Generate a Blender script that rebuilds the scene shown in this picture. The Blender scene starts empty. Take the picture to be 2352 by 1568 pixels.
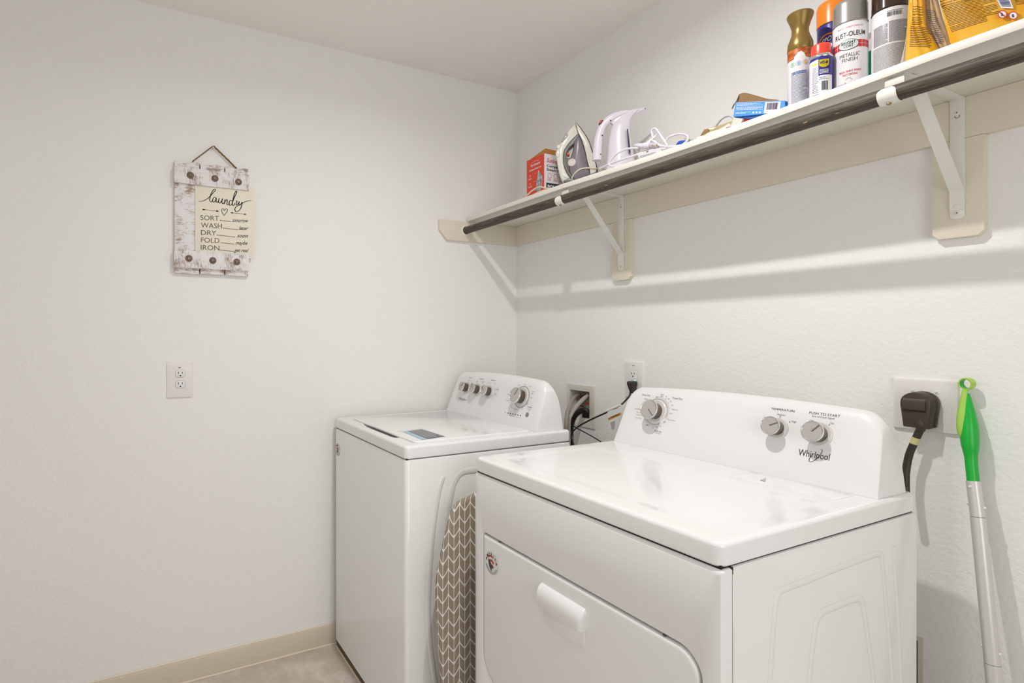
import bpy, bmesh, math, random
from mathutils import Vector, Matrix
random.seed(7)
S = bpy.context.scene
COL = S.collection

# ------------------------------------------------------------------ camera
F, PCX, PCY = 1276.0, 960.0, 768.0          # focal length and principal point for the 2352x1568 frame
TH = math.atan(650/1276.0)
CC, SS = math.cos(TH), math.sin(TH)
CAM = Vector((2.22, -1.675, 1.279))
cam = bpy.data.cameras.new('camera'); camo = bpy.data.objects.new('camera', cam); COL.objects.link(camo)
cam.sensor_width = 36; cam.lens = F/2352*36
cam.shift_x = (1176-PCX)/2352; cam.shift_y = (PCY-784)/2352
cam.clip_start = .02
fw = Vector((-CC, SS, 0))
camo.location = CAM
camo.rotation_euler = fw.to_track_quat('-Z', 'Y').to_euler()
S.camera = camo

# ------------------------------------------------------------------ world, lights, exposure
wd = bpy.data.worlds.new('world'); S.world = wd; wd.use_nodes = True
wd.node_tree.nodes['Background'].inputs[0].default_value = (1.0, .99, .98, 1)
wd.node_tree.nodes['Background'].inputs[1].default_value = .15
LAMP = (1.35, -.92, 2.452)
def lamp(name, kind, loc, energy, color, **kw):
    l = bpy.data.lights.new(name, kind); o = bpy.data.objects.new(name, l); COL.objects.link(o)
    o.location = loc; l.energy = energy; l.color = color
    rot = kw.pop('rot', None)
    for k, v in kw.items(): setattr(l, k, v)
    if rot: o.rotation_euler = rot
    return o
lamp('ceiling_downlight', 'AREA', LAMP, 12.0, (1, .99, .98), shape='DISK', size=.04, spread=math.radians(166))
lamp('hall_fill', 'AREA', (2.0, -3.3, 1.75), 15, (1, .99, .985), shape='RECTANGLE', size=1.9, size_y=1.4, rot=(math.radians(90), 0, 0))  # added fill, an unseen area light behind the camera to lift the shadows
lamp('side_fill', 'AREA', (3.6, -1.3, 1.35), 21.5, (1, .99, .985), shape='RECTANGLE', size=1.5, size_y=1.6, rot=(0, math.radians(90), 0))  # second added fill, unseen, shining in through the opening in the right wall
S.view_settings.view_transform = 'Standard'; S.view_settings.look = 'None'
S.view_settings.gamma = 1; S.view_settings.use_curve_mapping = False
S.view_settings.exposure = 0.07

# ------------------------------------------------------------------ photo helpers: a pixel ray met with a real plane of the room
def ray(px, py):
    u, v = px-PCX, PCY-py
    return Vector((-F*CC+u*SS, F*SS+u*CC, v))
def at_y(px, py, y=0.0):
    r = ray(px, py); return CAM + r*((y-CAM.y)/r.y)
def at_x(px, py, x=0.0):
    r = ray(px, py); return CAM + r*((x-CAM.x)/r.x)
def at_z(px, py, z=0.0):
    r = ray(px, py); return CAM + r*((z-CAM.z)/r.z)
def at_pl(px, py, p0, n):
    r = ray(px, py); return CAM + r*((p0-CAM).dot(n)/r.dot(n))

# ------------------------------------------------------------------ materials
MATS = {}
def srgb(r, g, b):
    f = lambda c: (c/255/12.92) if c/255 <= .04045 else ((c/255+.055)/1.055)**2.4
    return (f(r), f(g), f(b), 1)
def mat(name, col, rough=.5, metal=0, coat=0, alpha=1, emit=0, bump=None, spec=.5, var=None, trans=0):
    if name in MATS: return MATS[name]
    m = bpy.data.materials.new(name); m.use_nodes = True; MATS[name] = m
    nt = m.node_tree; b = nt.nodes['Principled BSDF']
    c = srgb(*col)
    b.inputs['Base Color'].default_value = c; b.inputs['Roughness'].default_value = rough
    b.inputs['Metallic'].default_value = metal; b.inputs['Coat Weight'].default_value = coat
    b.inputs['Specular IOR Level'].default_value = spec
    b.inputs['Alpha'].default_value = alpha
    b.inputs['Transmission Weight'].default_value = trans
    if emit: b.inputs['Emission Color'].default_value = c; b.inputs['Emission Strength'].default_value = emit
    if bump or var:
        tc = nt.nodes.new('ShaderNodeTexCoord'); mp = nt.nodes.new('ShaderNodeMapping')
        nt.links.new(tc.outputs['Object'], mp.inputs[0])
    if bump:
        sc, st, dist = bump[:3]
        if len(bump) > 3: mp.inputs['Scale'].default_value = bump[3]
        n = nt.nodes.new('ShaderNodeTexNoise'); n.inputs['Scale'].default_value = sc; n.inputs['Detail'].default_value = 3
        nt.links.new(mp.outputs[0], n.inputs['Vector'])
        bp = nt.nodes.new('ShaderNodeBump'); bp.inputs['Strength'].default_value = st; bp.inputs['Distance'].default_value = dist
        nt.links.new(n.outputs['Fac'], bp.inputs['Height']); nt.links.new(bp.outputs[0], b.inputs['Normal'])
    if var:
        col2, sc, lo, hi = var[:4]
        mp2 = nt.nodes.new('ShaderNodeMapping'); nt.links.new(tc.outputs['Object'], mp2.inputs[0])
        if len(var) > 4: mp2.inputs['Scale'].default_value = var[4]
        n = nt.nodes.new('ShaderNodeTexNoise'); n.inputs['Scale'].default_value = sc; n.inputs['Detail'].default_value = 6
        n.inputs['Roughness'].default_value = .65
        nt.links.new(mp2.outputs[0], n.inputs['Vector'])
        r = nt.nodes.new('ShaderNodeValToRGB')
        r.color_ramp.elements[0].position = lo; r.color_ramp.elements[1].position = hi
        r.color_ramp.elements[0].color = c; r.color_ramp.elements[1].color = srgb(*col2)
        nt.links.new(n.outputs['Fac'], r.inputs[0]); nt.links.new(r.outputs[0], b.inputs['Base Color'])
    return m

M_wall = mat('wall_paint', (243, 242, 239), .75, bump=(95, .42, .004))
M_ceil = mat('ceiling_paint', (247, 245, 240), .85, bump=(70, .35, .004))
M_trim = mat('trim_paint', (230, 221, 204), .45)
M_base = mat('baseboard_paint', (212, 201, 182), .4)
M_caulk = mat('caulk', (236, 222, 204), .5)
M_enamel = mat('white_enamel', (238, 238, 238), .09, spec=.5)
M_enamel2 = mat('white_enamel_sheet', (236, 236, 235), .07, spec=.5)
M_plast = mat('white_plastic', (234, 233, 233), .28)
M_plate = mat('outlet_plastic', (236, 233, 229), .35)
M_shelf = mat('shelf_paint', (236, 231, 221), .45)
M_metalw = mat('white_painted_metal', (238, 236, 228), .3)
M_silver = mat('satin_silver', (188, 183, 180), .38, metal=.25)
M_chrome = mat('chrome_rim', (226, 228, 230), .12, metal=1)
M_darkchrome = mat('dark_chrome', (120, 108, 100), .2, metal=.9)
M_dark = mat('dark_gap', (22, 20, 19), .7)
M_black = mat('black_rubber', (34, 31, 28), .45)
M_hole = mat('slot_black', (12, 11, 10), .8)
M_ink = mat('ink', (52, 56, 64), .6)
M_ink2 = mat('ink_grey', (120, 124, 132), .6)
M_inkb = mat('black_ink', (24, 25, 27), .6)
M_steel = mat('steel_screw', (172, 168, 158), .3, metal=.9)

# textured materials of their own
def node_mat(name):
    m = bpy.data.materials.new(name); m.use_nodes = True; MATS[name] = m
    return m, m.node_tree, m.node_tree.nodes['Principled BSDF']
def N(nt, kind, **kw):
    n = nt.nodes.new(kind)
    for k, v in kw.items(): setattr(n, k, v)
    return n
def ramp(nt, src, stops):
    r = N(nt, 'ShaderNodeValToRGB'); el = r.color_ramp.elements
    while len(el) < len(stops): el.new(.5)
    for e, (p, c) in zip(el, stops): e.position = p; e.color = c
    nt.links.new(src, r.inputs[0]); return r.outputs[0]
def coords(nt, scale, kind='Object'):
    tc = N(nt, 'ShaderNodeTexCoord'); mp = N(nt, 'ShaderNodeMapping'); mp.inputs['Scale'].default_value = scale
    nt.links.new(tc.outputs[kind], mp.inputs[0]); return mp.outputs[0]
def noise(nt, vec, sc, det=5, ro=.6):
    n = N(nt, 'ShaderNodeTexNoise'); n.inputs['Scale'].default_value = sc; n.inputs['Detail'].default_value = det
    n.inputs['Roughness'].default_value = ro; nt.links.new(vec, n.inputs['Vector']); return n.outputs['Fac']
def mix(nt, fac, a, b):
    x = N(nt, 'ShaderNodeMix', data_type='RGBA')
    for i, v in ((0, fac), (6, a), (7, b)):
        if isinstance(v, (tuple, float, int)): x.inputs[i].default_value = v
        else: nt.links.new(v, x.inputs[i])
    return x.outputs[2]

# whitewashed planks: brown wood showing through worn white paint in saw-mark streaks
def whitewash(name, sc):
    m, nt, b = node_mat(name)
    a = noise(nt, coords(nt, sc), 150, 4, .75)
    d = noise(nt, coords(nt, (1, 1, 1)), 22, 4, .6)
    mul = N(nt, 'ShaderNodeMath', operation='MULTIPLY'); nt.links.new(a, mul.inputs[0]); nt.links.new(d, mul.inputs[1])
    fac = ramp(nt, mul.outputs[0], [(.262, (0, 0, 0, 1)), (.35, (.85, .85, .85, 1))])
    brown = mix(nt, noise(nt, coords(nt, (1, 1, 1)), 30), srgb(120, 98, 84), srgb(170, 128, 84))
    nt.links.new(mix(nt, fac, srgb(236, 232, 234), brown), b.inputs['Base Color']); b.inputs['Roughness'].default_value = .7
    return m
M_plank = whitewash('whitewash_plank', (1, .35, 3.2))
M_cross = whitewash('whitewash_crossboard', (1, 3.2, .35))
# dark stained closet rod
m, nt, b = node_mat('dark_stained_wood'); M_rod = m
g = noise(nt, coords(nt, (.04, 1, 1)), 420, 5, .7); g2 = noise(nt, coords(nt, (.12, 1, 1)), 60, 4, .6)
c1 = ramp(nt, g, [(.30, srgb(52, 45, 37)), (.5, srgb(80, 72, 62)), (.72, srgb(112, 103, 91))])
sp = ramp(nt, noise(nt, coords(nt, (.15, 1, 1)), 190, 2, .5), [(.73, (0, 0, 0, 1)), (.76, (1, 1, 1, 1))])
nt.links.new(mix(nt, sp, c1, srgb(190, 160, 120)), b.inputs['Base Color']); b.inputs['Roughness'].default_value = .5; b.inputs['Specular IOR Level'].default_value = .25
# vinyl floor, mottled stone look
m, nt, b = node_mat('mottled_vinyl'); M_floor = m
n1 = noise(nt, coords(nt, (1, 1, 1)), 7, 9, .68); n2 = noise(nt, coords(nt, (1, 1, 1)), 60, 5, .7)
c1 = ramp(nt, n1, [(.32, srgb(192, 177, 160)), (.5, srgb(204, 192, 178)), (.64, srgb(222, 215, 206))])
sp = ramp(nt, n2, [(.55, (0, 0, 0, 1)), (.75, (.6, .6, .6, 1))])
nt.links.new(mix(nt, sp, c1, srgb(222, 216, 208)), b.inputs['Base Color']); b.inputs['Roughness'].default_value = .35
# taupe and white arrow weave
def weave():
    m, nt, b = node_mat('taupe_chevron_cloth')
    tc = N(nt, 'ShaderNodeTexCoord'); sx = N(nt, 'ShaderNodeSeparateXYZ'); nt.links.new(tc.outputs['Object'], sx.inputs[0])
    def math_(op, a, bb=None, c=None):
        x = N(nt, 'ShaderNodeMath', operation=op)
        for i, v in enumerate((a, bb, c)):
            if v is None: continue
            if isinstance(v, (int, float)): x.inputs[i].default_value = v
            else: nt.links.new(v, x.inputs[i])
        return x.outputs[0]
    w, h = .0190, .0375
    u = math_('ADD', math_('ADD', sx.outputs['Y'], sx.outputs['X']), 5.0); v = math_('ADD', sx.outputs['Z'], 5.0)
    wob = noise(nt, tc.outputs['Object'], 9, 2)
    v = math_('ADD', v, math_('MULTIPLY', wob, .006))
    tri = math_('PINGPONG', u, w)
    vv = math_('ADD', v, math_('MULTIPLY', tri, 1.25))
    fz = math_('FRACT', math_('DIVIDE', vv, h))
    zig = math_('LESS_THAN', fz, .13)
    fu = math_('FRACT', math_('DIVIDE', u, w))
    e = math_('MINIMUM', fu, math_('SUBTRACT', 1.0, fu))
    ver = math_('LESS_THAN', e, .05)
    wedge = math_('LESS_THAN', fz, math_('ADD', .13, math_('MULTIPLY', math_('SUBTRACT', .22, e), .6)))
    wedge = math_('MULTIPLY', wedge, math_('LESS_THAN', e, .22))
    fac = math_('MAXIMUM', math_('MAXIMUM', zig, ver), wedge)
    nt.links.new(mix(nt, fac, srgb(152, 138, 122), srgb(232, 228, 221)), b.inputs['Base Color'])
    b.inputs['Roughness'].default_value = .85
    return m
M_weave = weave()

# ------------------------------------------------------------------ mesh helpers (all shapes are given in room coordinates)
ORG = {}
def tag(o, label=None, cat=None, group=None, kind=None):
    if label: o['label'] = label
    if cat: o['category'] = cat
    if group: o['group'] = group
    if kind: o['kind'] = kind
    return o
def thing(name, loc, label, cat, group=None):
    o = bpy.data.objects.new(name, None); COL.objects.link(o); o.location = loc; o.empty_display_size = .05
    ORG[o] = Vector(loc); return tag(o, label, cat, group)
class MB:
    def __init__(s): s.v = []; s.f = []; s.sm = []
    def add(s, verts, faces, smooth=True):
        k = len(s.v); s.v += [Vector(p) for p in verts]; s.f += [tuple(i+k for i in f) for f in faces]; s.sm += [smooth]*len(faces)
        return s
    def xf(s, M):
        s.v = [M @ p for p in s.v]; return s
    def loft(s, loops, cap0=True, cap1=True, closed=True, smooth=True):
        n = len(loops[0]); vs = [p for l in loops for p in l]; fs = []
        for i in range(len(loops)-1):
            for j in range(n if closed else n-1):
                a, b_ = i*n+j, i*n+(j+1) % n
                fs.append((a, b_, b_+n, a+n))
        s.add(vs, fs, smooth)
        if cap0: s.add(loops[0], [tuple(range(n-1, -1, -1))], False)
        if cap1: s.add(loops[-1], [tuple(range(n))], False)
        return s
    def box(s, a, b, bev=0.0):
        x0, y0, z0 = a; x1, y1, z1 = b
        x0, x1 = min(x0, x1), max(x0, x1); y0, y1 = min(y0, y1), max(y0, y1); z0, z1 = min(z0, z1), max(z0, z1)
        if bev <= 0:
            v = [(x0,y0,z0),(x1,y0,z0),(x1,y1,z0),(x0,y1,z0),(x0,y0,z1),(x1,y0,z1),(x1,y1,z1),(x0,y1,z1)]
            return s.add(v, [(3,2,1,0),(4,5,6,7),(0,1,5,4),(1,2,6,5),(2,3,7,6),(3,0,4,7)], False)
        e = min(bev, (x1-x0)*.49, (y1-y0)*.49, (z1-z0)*.49)
        loops = []
        for z, i in ((z0, e), (z0+e*.3, e*.3), (z0+e, 0), (z1-e, 0), (z1-e*.3, e*.3), (z1, e)):
            loops.append([Vector((x, y, z)) for x, y in rrect(x0+i, x1-i, y0+i, y1-i, e, 3)])
        return s.loft(loops)
    def lathe(s, prof, center=(0,0,0), axis=(0,0,1), n=40):
        A = Vector(axis).normalized(); X = A.orthogonal().normalized(); Y = A.cross(X); c = Vector(center)
        loops = [[c + A*h + (X*math.cos(t)+Y*math.sin(t))*r for t in [2*math.pi*k/n for k in range(n)]] for r, h in prof]
        return s.loft(loops)
    def sweep(s, pts, rad, n=12, smooth_path=True, flat=None, sub=6, up=None):
        P = [Vector(p) for p in pts]
        R = [rad]*len(P) if isinstance(rad, (int, float)) else list(rad)
        if smooth_path and len(P) > 2:
            Q, RR = [], []
            for i in range(len(P)-1):
                p0, p1, p2, p3 = P[max(i-1,0)], P[i], P[i+1], P[min(i+2,len(P)-1)]
                for k in range(sub):
                    t = k/sub
                    Q.append(.5*((2*p1)+(p2-p0)*t+(2*p0-5*p1+4*p2-p3)*t*t+(-p0+3*p1-3*p2+p3)*t**3)); r0, r1, r2, r3 = R[max(i-1,0)], R[i], R[i+1], R[min(i+2,len(R)-1)]; RR.append(max(min(r1, r2)*.9, .5*((2*r1)+(r2-r0)*t+(2*r0-5*r1+4*r2-r3)*t*t+(-r0+3*r1-3*r2+r3)*t**3)))
            Q.append(P[-1]); RR.append(R[-1]); P, R = Q, RR
        loops = []; T = (P[1]-P[0]).normalized()
        Nn = Vector(up) if up else T.orthogonal()
        for i, p in enumerate(P):
            t = (P[min(i+1,len(P)-1)]-P[max(i-1,0)])
            if t.length > 1e-9: T = t.normalized()
            Nn = (Nn - T*Nn.dot(T)).normalized(); B = T.cross(Nn)
            fl = flat if flat else 1.0
            loops.append([p + (Nn*math.cos(a)*fl + B*math.sin(a))*R[i] for a in [2*math.pi*k/n for k in range(n)]])
        return s.loft(loops)
    def prism(s, poly, off, smooth=False, bev=0.0):
        """poly: closed list of points in a plane; off: extrusion vector; bev rounds the far rim"""
        off = Vector(off); P = [Vector(p) for p in poly]
        if bev <= 0: return s.loft([P, [p+off for p in P]], smooth=smooth)
        nrm = off.normalized(); Q = inset(P, nrm, bev)
        Q2 = inset(P, nrm, bev*.3)
        return s.loft([P, [p+off-nrm*bev for p in P], [p+off-nrm*bev*.3 for p in Q2], [p+off for p in Q]], smooth=smooth)
    def build(s, name, material, parent=None, auto=True):
        me = bpy.data.meshes.new(name); org = ORG.get(parent, Vector((0,0,0))) if parent else Vector((0,0,0))
        me.from_pydata([tuple(p-org) for p in s.v], [], s.f)
        me.materials.append(material)
        for p, q in zip(me.polygons, s.sm): p.use_smooth = q
        bm = bmesh.new(); bm.from_mesh(me)
        bmesh.ops.remove_doubles(bm, verts=bm.verts, dist=1e-6)
        bmesh.ops.recalc_face_normals(bm, faces=bm.faces)
        for e in bm.edges:
            if len(e.link_faces) == 2 and e.calc_face_angle(0) > math.radians(38): e.smooth = False
        for f in bm.faces: f.smooth = True
        bm.to_mesh(me); bm.free()
        o = bpy.data.objects.new(name, me); COL.objects.link(o)
        if parent: o.parent = parent
        ORG[o] = org if parent else Vector((0,0,0))
        return o
def inset(P, nrm, d):
    n = len(P); out = []
    # orientation
    A = Vector((0,0,0))
    for i in range(n): A += P[i].cross(P[(i+1) % n])
    sgn = 1 if A.dot(nrm) > 0 else -1
    for i in range(n):
        a = (P[i]-P[i-1]).normalized(); b_ = (P[(i+1) % n]-P[i]).normalized()
        na, nb = nrm.cross(a)*sgn, nrm.cross(b_)*sgn
        m_ = na+nb
        if m_.length < 1e-6: m_ = na
        m_.normalize(); k = max(.4, m_.dot(na)); out.append(P[i]+m_*d/k)
    return out
def rrect(x0, x1, y0, y1, r, n=5):
    """rounded rectangle, r a number or four (x0y0, x1y0, x1y1, x0y1)"""
    R = [r]*4 if isinstance(r, (int, float)) else list(r); pts = []
    for (cx, cy, a0), q in zip((((x0, y0, math.pi)), (x1, y0, 1.5*math.pi), (x1, y1, 0), (x0, y1, .5*math.pi)), R):
        q = max(q, 1e-5)
        ox = cx+q if cx == x0 else cx-q; oy = cy+q if cy == y0 else cy-q
        for k in range(n+1):
            a = a0+k*math.pi/2/n; pts.append((ox+q*math.cos(a), oy+q*math.sin(a)))
    return pts
def RR(x0, x1, y0, y1, r, z, n=5): return [Vector((x, y, z)) for x, y in rrect(x0, x1, y0, y1, r, n)]
def RRxz(x0, x1, z0, z1, r, y, n=5): return [Vector((x, y, z)) for x, z in rrect(x0, x1, z0, z1, r, n)]
def RRyz(y0, y1, z0, z1, r, x, n=5): return [Vector((x, y, z)) for y, z in rrect(y0, y1, z0, z1, r, n)]

# flat lettering turned into mesh
_tc = {}
def glyphs(s, shear=0.0, bold=0.0):
    k = (s, shear, bold)
    if k in _tc: return _tc[k]
    cu = bpy.data.curves.new('t', 'FONT'); cu.body = s; cu.size = 1; cu.shear = shear; cu.offset = bold
    cu.resolution_u = 3; cu.fill_mode = 'FRONT'
    o = bpy.data.objects.new('t', cu); COL.objects.link(o)
    bpy.context.view_layer.update()
    me = bpy.data.meshes.new_from_object(o.evaluated_get(bpy.context.evaluated_depsgraph_get()))
    v = [p.co.copy() for p in me.vertices]; f = [tuple(p.vertices) for p in me.polygons]
    bpy.data.objects.remove(o); bpy.data.meshes.remove(me); bpy.data.curves.remove(cu)
    if v:
        x0 = min(p.x for p in v); x1 = max(p.x for p in v)
    else: x0 = x1 = 0
    _tc[k] = ([Vector((p.x-x0, p.y, 0)) for p in v], f, x1-x0); return _tc[k]
def text(mb, s, mp, x, y, size, width=None, align='C', shear=0, bold=0):
    """mp(u,v)->point; x,y the baseline anchor; size the capital height"""
    v, f, w = glyphs(s, shear, bold); k = size/.70; kx = (width/w) if width else k
    W_ = w*kx; ox = {'C': -W_/2, 'L': 0, 'R': -W_}[align]
    mb.add([mp(x+ox+p.x*kx, y+p.y*k) for p in v], f, False)
def flat_map(o, u, v):
    o, u, v = Vector(o), Vector(u), Vector(v)
    return lambda a, b_: o+u*a+v*b_
def cyl_map(c, r, ang, h0):
    """u runs along the surface to the reader's right, v up"""
    return lambda a, b_: Vector((c[0]+r*math.cos(ang+a/r), c[1]+r*math.sin(ang+a/r), h0+b_))
def patch(mb, mp, u0, u1, v0, v1, n=1):
    k = [mp(u0+(u1-u0)*i/n, v) for v in (v0, v1) for i in range(n+1)]
    mb.add(k, [(i, i+1, n+2+i, n+1+i) for i in range(n)], False)
def lines(mb, mp, u0, u1, v0, v1, rows, seed, fill=.82, th=.45, wmin=.0012, wmax=.006):
    """rows of tiny print as word-length dashes"""
    r = random.Random(seed); dv = (v1-v0)/rows
    for i in range(rows):
        y = v1-dv*(i+1); x = u0; end = u1-(u1-u0)*r.choice([0, 0, .05, .12, .4])*r.random()
        while x < end:
            w = min(r.uniform(wmin, wmax), end-x); patch(mb, mp, x, x+w, y, y+dv*th, 1); x += w+wmin*.6
def barcode(mb, mp, u0, u1, v0, v1, seed=1):
    r = random.Random(seed); x = u0
    while x < u1:
        w = r.choice([1, 1, 2, 3])*(u1-u0)/75; patch(mb, mp, x, min(x+w, u1), v0, v1); x += w+r.choice([1, 1, 2])*(u1-u0)/75
def disc(mb, mp, u, v, ru, rv=None, n=20):
    rv = rv or ru; m = 5
    vs = [mp(u, v)]+[mp(u+ru*j/m*math.cos(2*math.pi*k/n), v+rv*j/m*math.sin(2*math.pi*k/n)) for j in range(1, m+1) for k in range(n)]
    fs = [(0, 1+k, 1+(k+1) % n) for k in range(n)]+[(1+(j-1)*n+k, 1+j*n+k, 1+j*n+(k+1) % n, 1+(j-1)*n+(k+1) % n) for j in range(1, m) for k in range(n)]
    mb.add(vs, fs, False)
def ring(mb, mp, u, v, r0, r1, n=28, a0=0, a1=2*math.pi):
    k = [mp(u+r*math.cos(a0+(a1-a0)*i/n), v+r*math.sin(a0+(a1-a0)*i/n)) for r in (r0, r1) for i in range(n+1)]
    mb.add(k, [(i, i+1, n+2+i, n+1+i) for i in range(n)], False)
def stroke(mb, pts, mp, w, sub=6):
    """ribbon through 2D points; mp maps them"""
    P = [Vector((a, b_, 0)) for a, b_ in pts]; Q = []
    if len(P) > 2:
        for i in range(len(P)-1):
            p0, p1, p2, p3 = P[max(i-1,0)], P[i], P[i+1], P[min(i+2,len(P)-1)]
            for k in range(sub):
                t = k/sub; Q.append(.5*((2*p1)+(p2-p0)*t+(2*p0-5*p1+4*p2-p3)*t*t+(-p0+3*p1-3*p2+p3)*t**3))
        Q.append(P[-1])
    else: Q = P
    L, R_ = [], []
    for i, q in enumerate(Q):
        t = (Q[min(i+1,len(Q)-1)]-Q[max(i-1,0)]).normalized(); n = Vector((-t.y, t.x, 0))
        ww = w*(.55+.6*abs(t.y)) if len(P) > 2 else w
        L.append(q+n*ww/2); R_.append(q-n*ww/2)
    n = len(Q); mb.add([mp(p.x, p.y) for p in L+R_], [(i, i+1, n+i+1, n+i) for i in range(n-1)], False)

# ================================================================== the room
CEIL = 2.469; XR, YF = 2.95, -2.62
def struct(name, mb, m):
    return tag(mb.build(name, m), kind='structure')
struct('floor', MB().box((-.1, -4.6, -.1), (4.6, .1, 0)), M_floor)
struct('ceiling', MB().box((-.1, -2.72, CEIL), (XR+.1, .1, CEIL+.1)), M_ceil)
struct('wall_left', MB().box((-.1, -2.72, -.0), (0, .1, CEIL)), M_wall)
struct('wall_right', MB().box((XR, -2.72, 0), (XR+.1, -2.0, CEIL)).box((XR, -.55, 0), (XR+.1, .1, CEIL)).box((XR, -2.0, 2.06), (XR+.1, -.55, CEIL)), M_wall)
# back wall with openings for the two recessed boxes
WB = dict(x0=.3813, x1=.4997, z0=.9286, z1=1.0430); VB = dict(x0=1.38, x1=1.577, z0=.19, z1=.5455)
mb = MB()
xs = [0, WB['x0'], WB['x1'], VB['x0'], VB['x1'], XR]; zs = [0, VB['z0'], VB['z1'], WB['z0'], WB['z1'], CEIL]
for i in range(5):
    for j in range(5):
        if (i == 1 and j == 3) or (i == 3 and j == 1): continue
        mb.add([(xs[i], 0, zs[j]), (xs[i+1], 0, zs[j]), (xs[i+1], 0, zs[j+1]), (xs[i], 0, zs[j+1])], [(0, 1, 2, 3)], False)
mb.box((0, .13, 0), (XR, .2, CEIL))
struct('wall_back', mb, M_wall)
mb = MB()
for a, b_ in (((0, YF-.1, 0), (1.55, YF, CEIL)), ((2.5, YF-.1, 0), (XR, YF, CEIL)), ((1.55, YF-.1, 2.06), (2.5, YF, CEIL))): mb.box(a, b_)
struct('wall_front', mb, M_wall)
def baseboard(name, p, q, n):
    """p,q ends on the wall, n outward"""
    p, q, n = Vector(p), Vector(q), Vector(n); prof = [(0, 0), (.012, 0), (.012, .074), (.0095, .079), (.003, .082), (0, .082)]
    mb = MB().loft([[e+n*a+Vector((0,0,h)) for a, h in prof] for e in (p, q)], smooth=False)
    o = struct(name, mb, M_base)
    c = MB().sweep([p+n*.0125+Vector((0,0,.001)), q+n*.0125+Vector((0,0,.001))], .0032, 8, False); c.sweep([p+n*.0035+Vector((0,0,.0818)), q+n*.0035+Vector((0,0,.0818))], .0036, 8, False)
    c.build('caulk_line', M_caulk, o)
baseboard('baseboard_left', (0, YF, 0), (0, 0, 0), (1, 0, 0))
baseboard('baseboard_back', (.013, 0, 0), (XR, 0, 0), (0, -1, 0))
baseboard('baseboard_right', (XR, 0, 0), (XR, -.55, 0), (-1, 0, 0))

# ceiling lamp: small round downlight, above and behind the frame
t = thing('ceiling_lamp', (LAMP[0], LAMP[1], CEIL), 'small round white downlight on the ceiling above the dryer', 'lamp')
MB().lathe([(.032, -.0005), (.085, -.0005), (.088, -.006), (.082, -.014), (.034, -.0165), (.032, -.014), (.032, -.0005)], (LAMP[0], LAMP[1], CEIL)).build('lamp_trim', M_plast, t)
MB().lathe([(.0001, -.006), (.0315, -.006), (.0315, -.0075), (.0001, -.0075)], (LAMP[0], LAMP[1], CEIL)).build('lamp_lens', mat('lamp_lens', (255, 248, 238), .5, emit=3), t)

# ================================================================== shelf, cleats, support blocks
def sz(x): return .0044*x          # the long shelf rises a touch to the right
def sag(x, y=-.2955):              # and its front edge bows down between the two brackets
    k = .0092*math.sin(math.pi*(x-.66)/(1.72-.66))**1.0 if .66 < x < 1.72 else 0
    return k*min(1, max(0, -y/.2955))
SH0 = 1.8045; SHT = .0175
def shelf_loop(x, y0, y1, z0, z1): return [Vector((x, y0, z0+sz(x))), Vector((x, y1, z0+sz(x))), Vector((x, y1, z1+sz(x))), Vector((x, y0, z1+sz(x)))]
t = thing('wall_shelf', (1.4, 0, SH0), 'long white board shelf on painted wall cleats above the washer and dryer', 'shelf')
e = .0012
MB().loft([[Vector((x, y, z+sz(x)-sag(x, y))) for y, z in rrect(-.2955, -.0005, SH0, SH0+SHT, e, 2)] for x in [.0185+(XR-.0185)*k/90 for k in range(91)]]).build('shelf_board', M_shelf, t)
zc0, zc1 = 1.7121, 1.8040
MB().prism([(.0, -.001, zc1), (.0, -.4425, zc1), (.0, -.4425, 1.757), (.0, -.4025, zc0), (.0, -.001, zc0)], (.018, 0, 0), bev=.0012).build('side_cleat', M_trim, t)
MB().loft([[Vector((x, y, z+(sz(x) if z > 1.75 else sz(x)))) for y, z in ((0, zc0), (-.018, zc0), (-.018, zc1), (0, zc1))] for x in (.018, XR)], smooth=False).build('back_cleat', M_trim, t)
for x0, x1, z0 in ((.6344, .7235, 1.4870), (1.6097, 1.6991, 1.4985)):
    ch = .0115; top = 1.7119+sz(x0)
    MB().prism([(x0, 0, top), (x0, 0, z0+ch), (x0+ch, 0, z0), (x1-ch, 0, z0), (x1, 0, z0+ch), (x1, 0, top)], (0, -.018, 0), bev=.001).build('support_block', M_trim, t)

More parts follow.
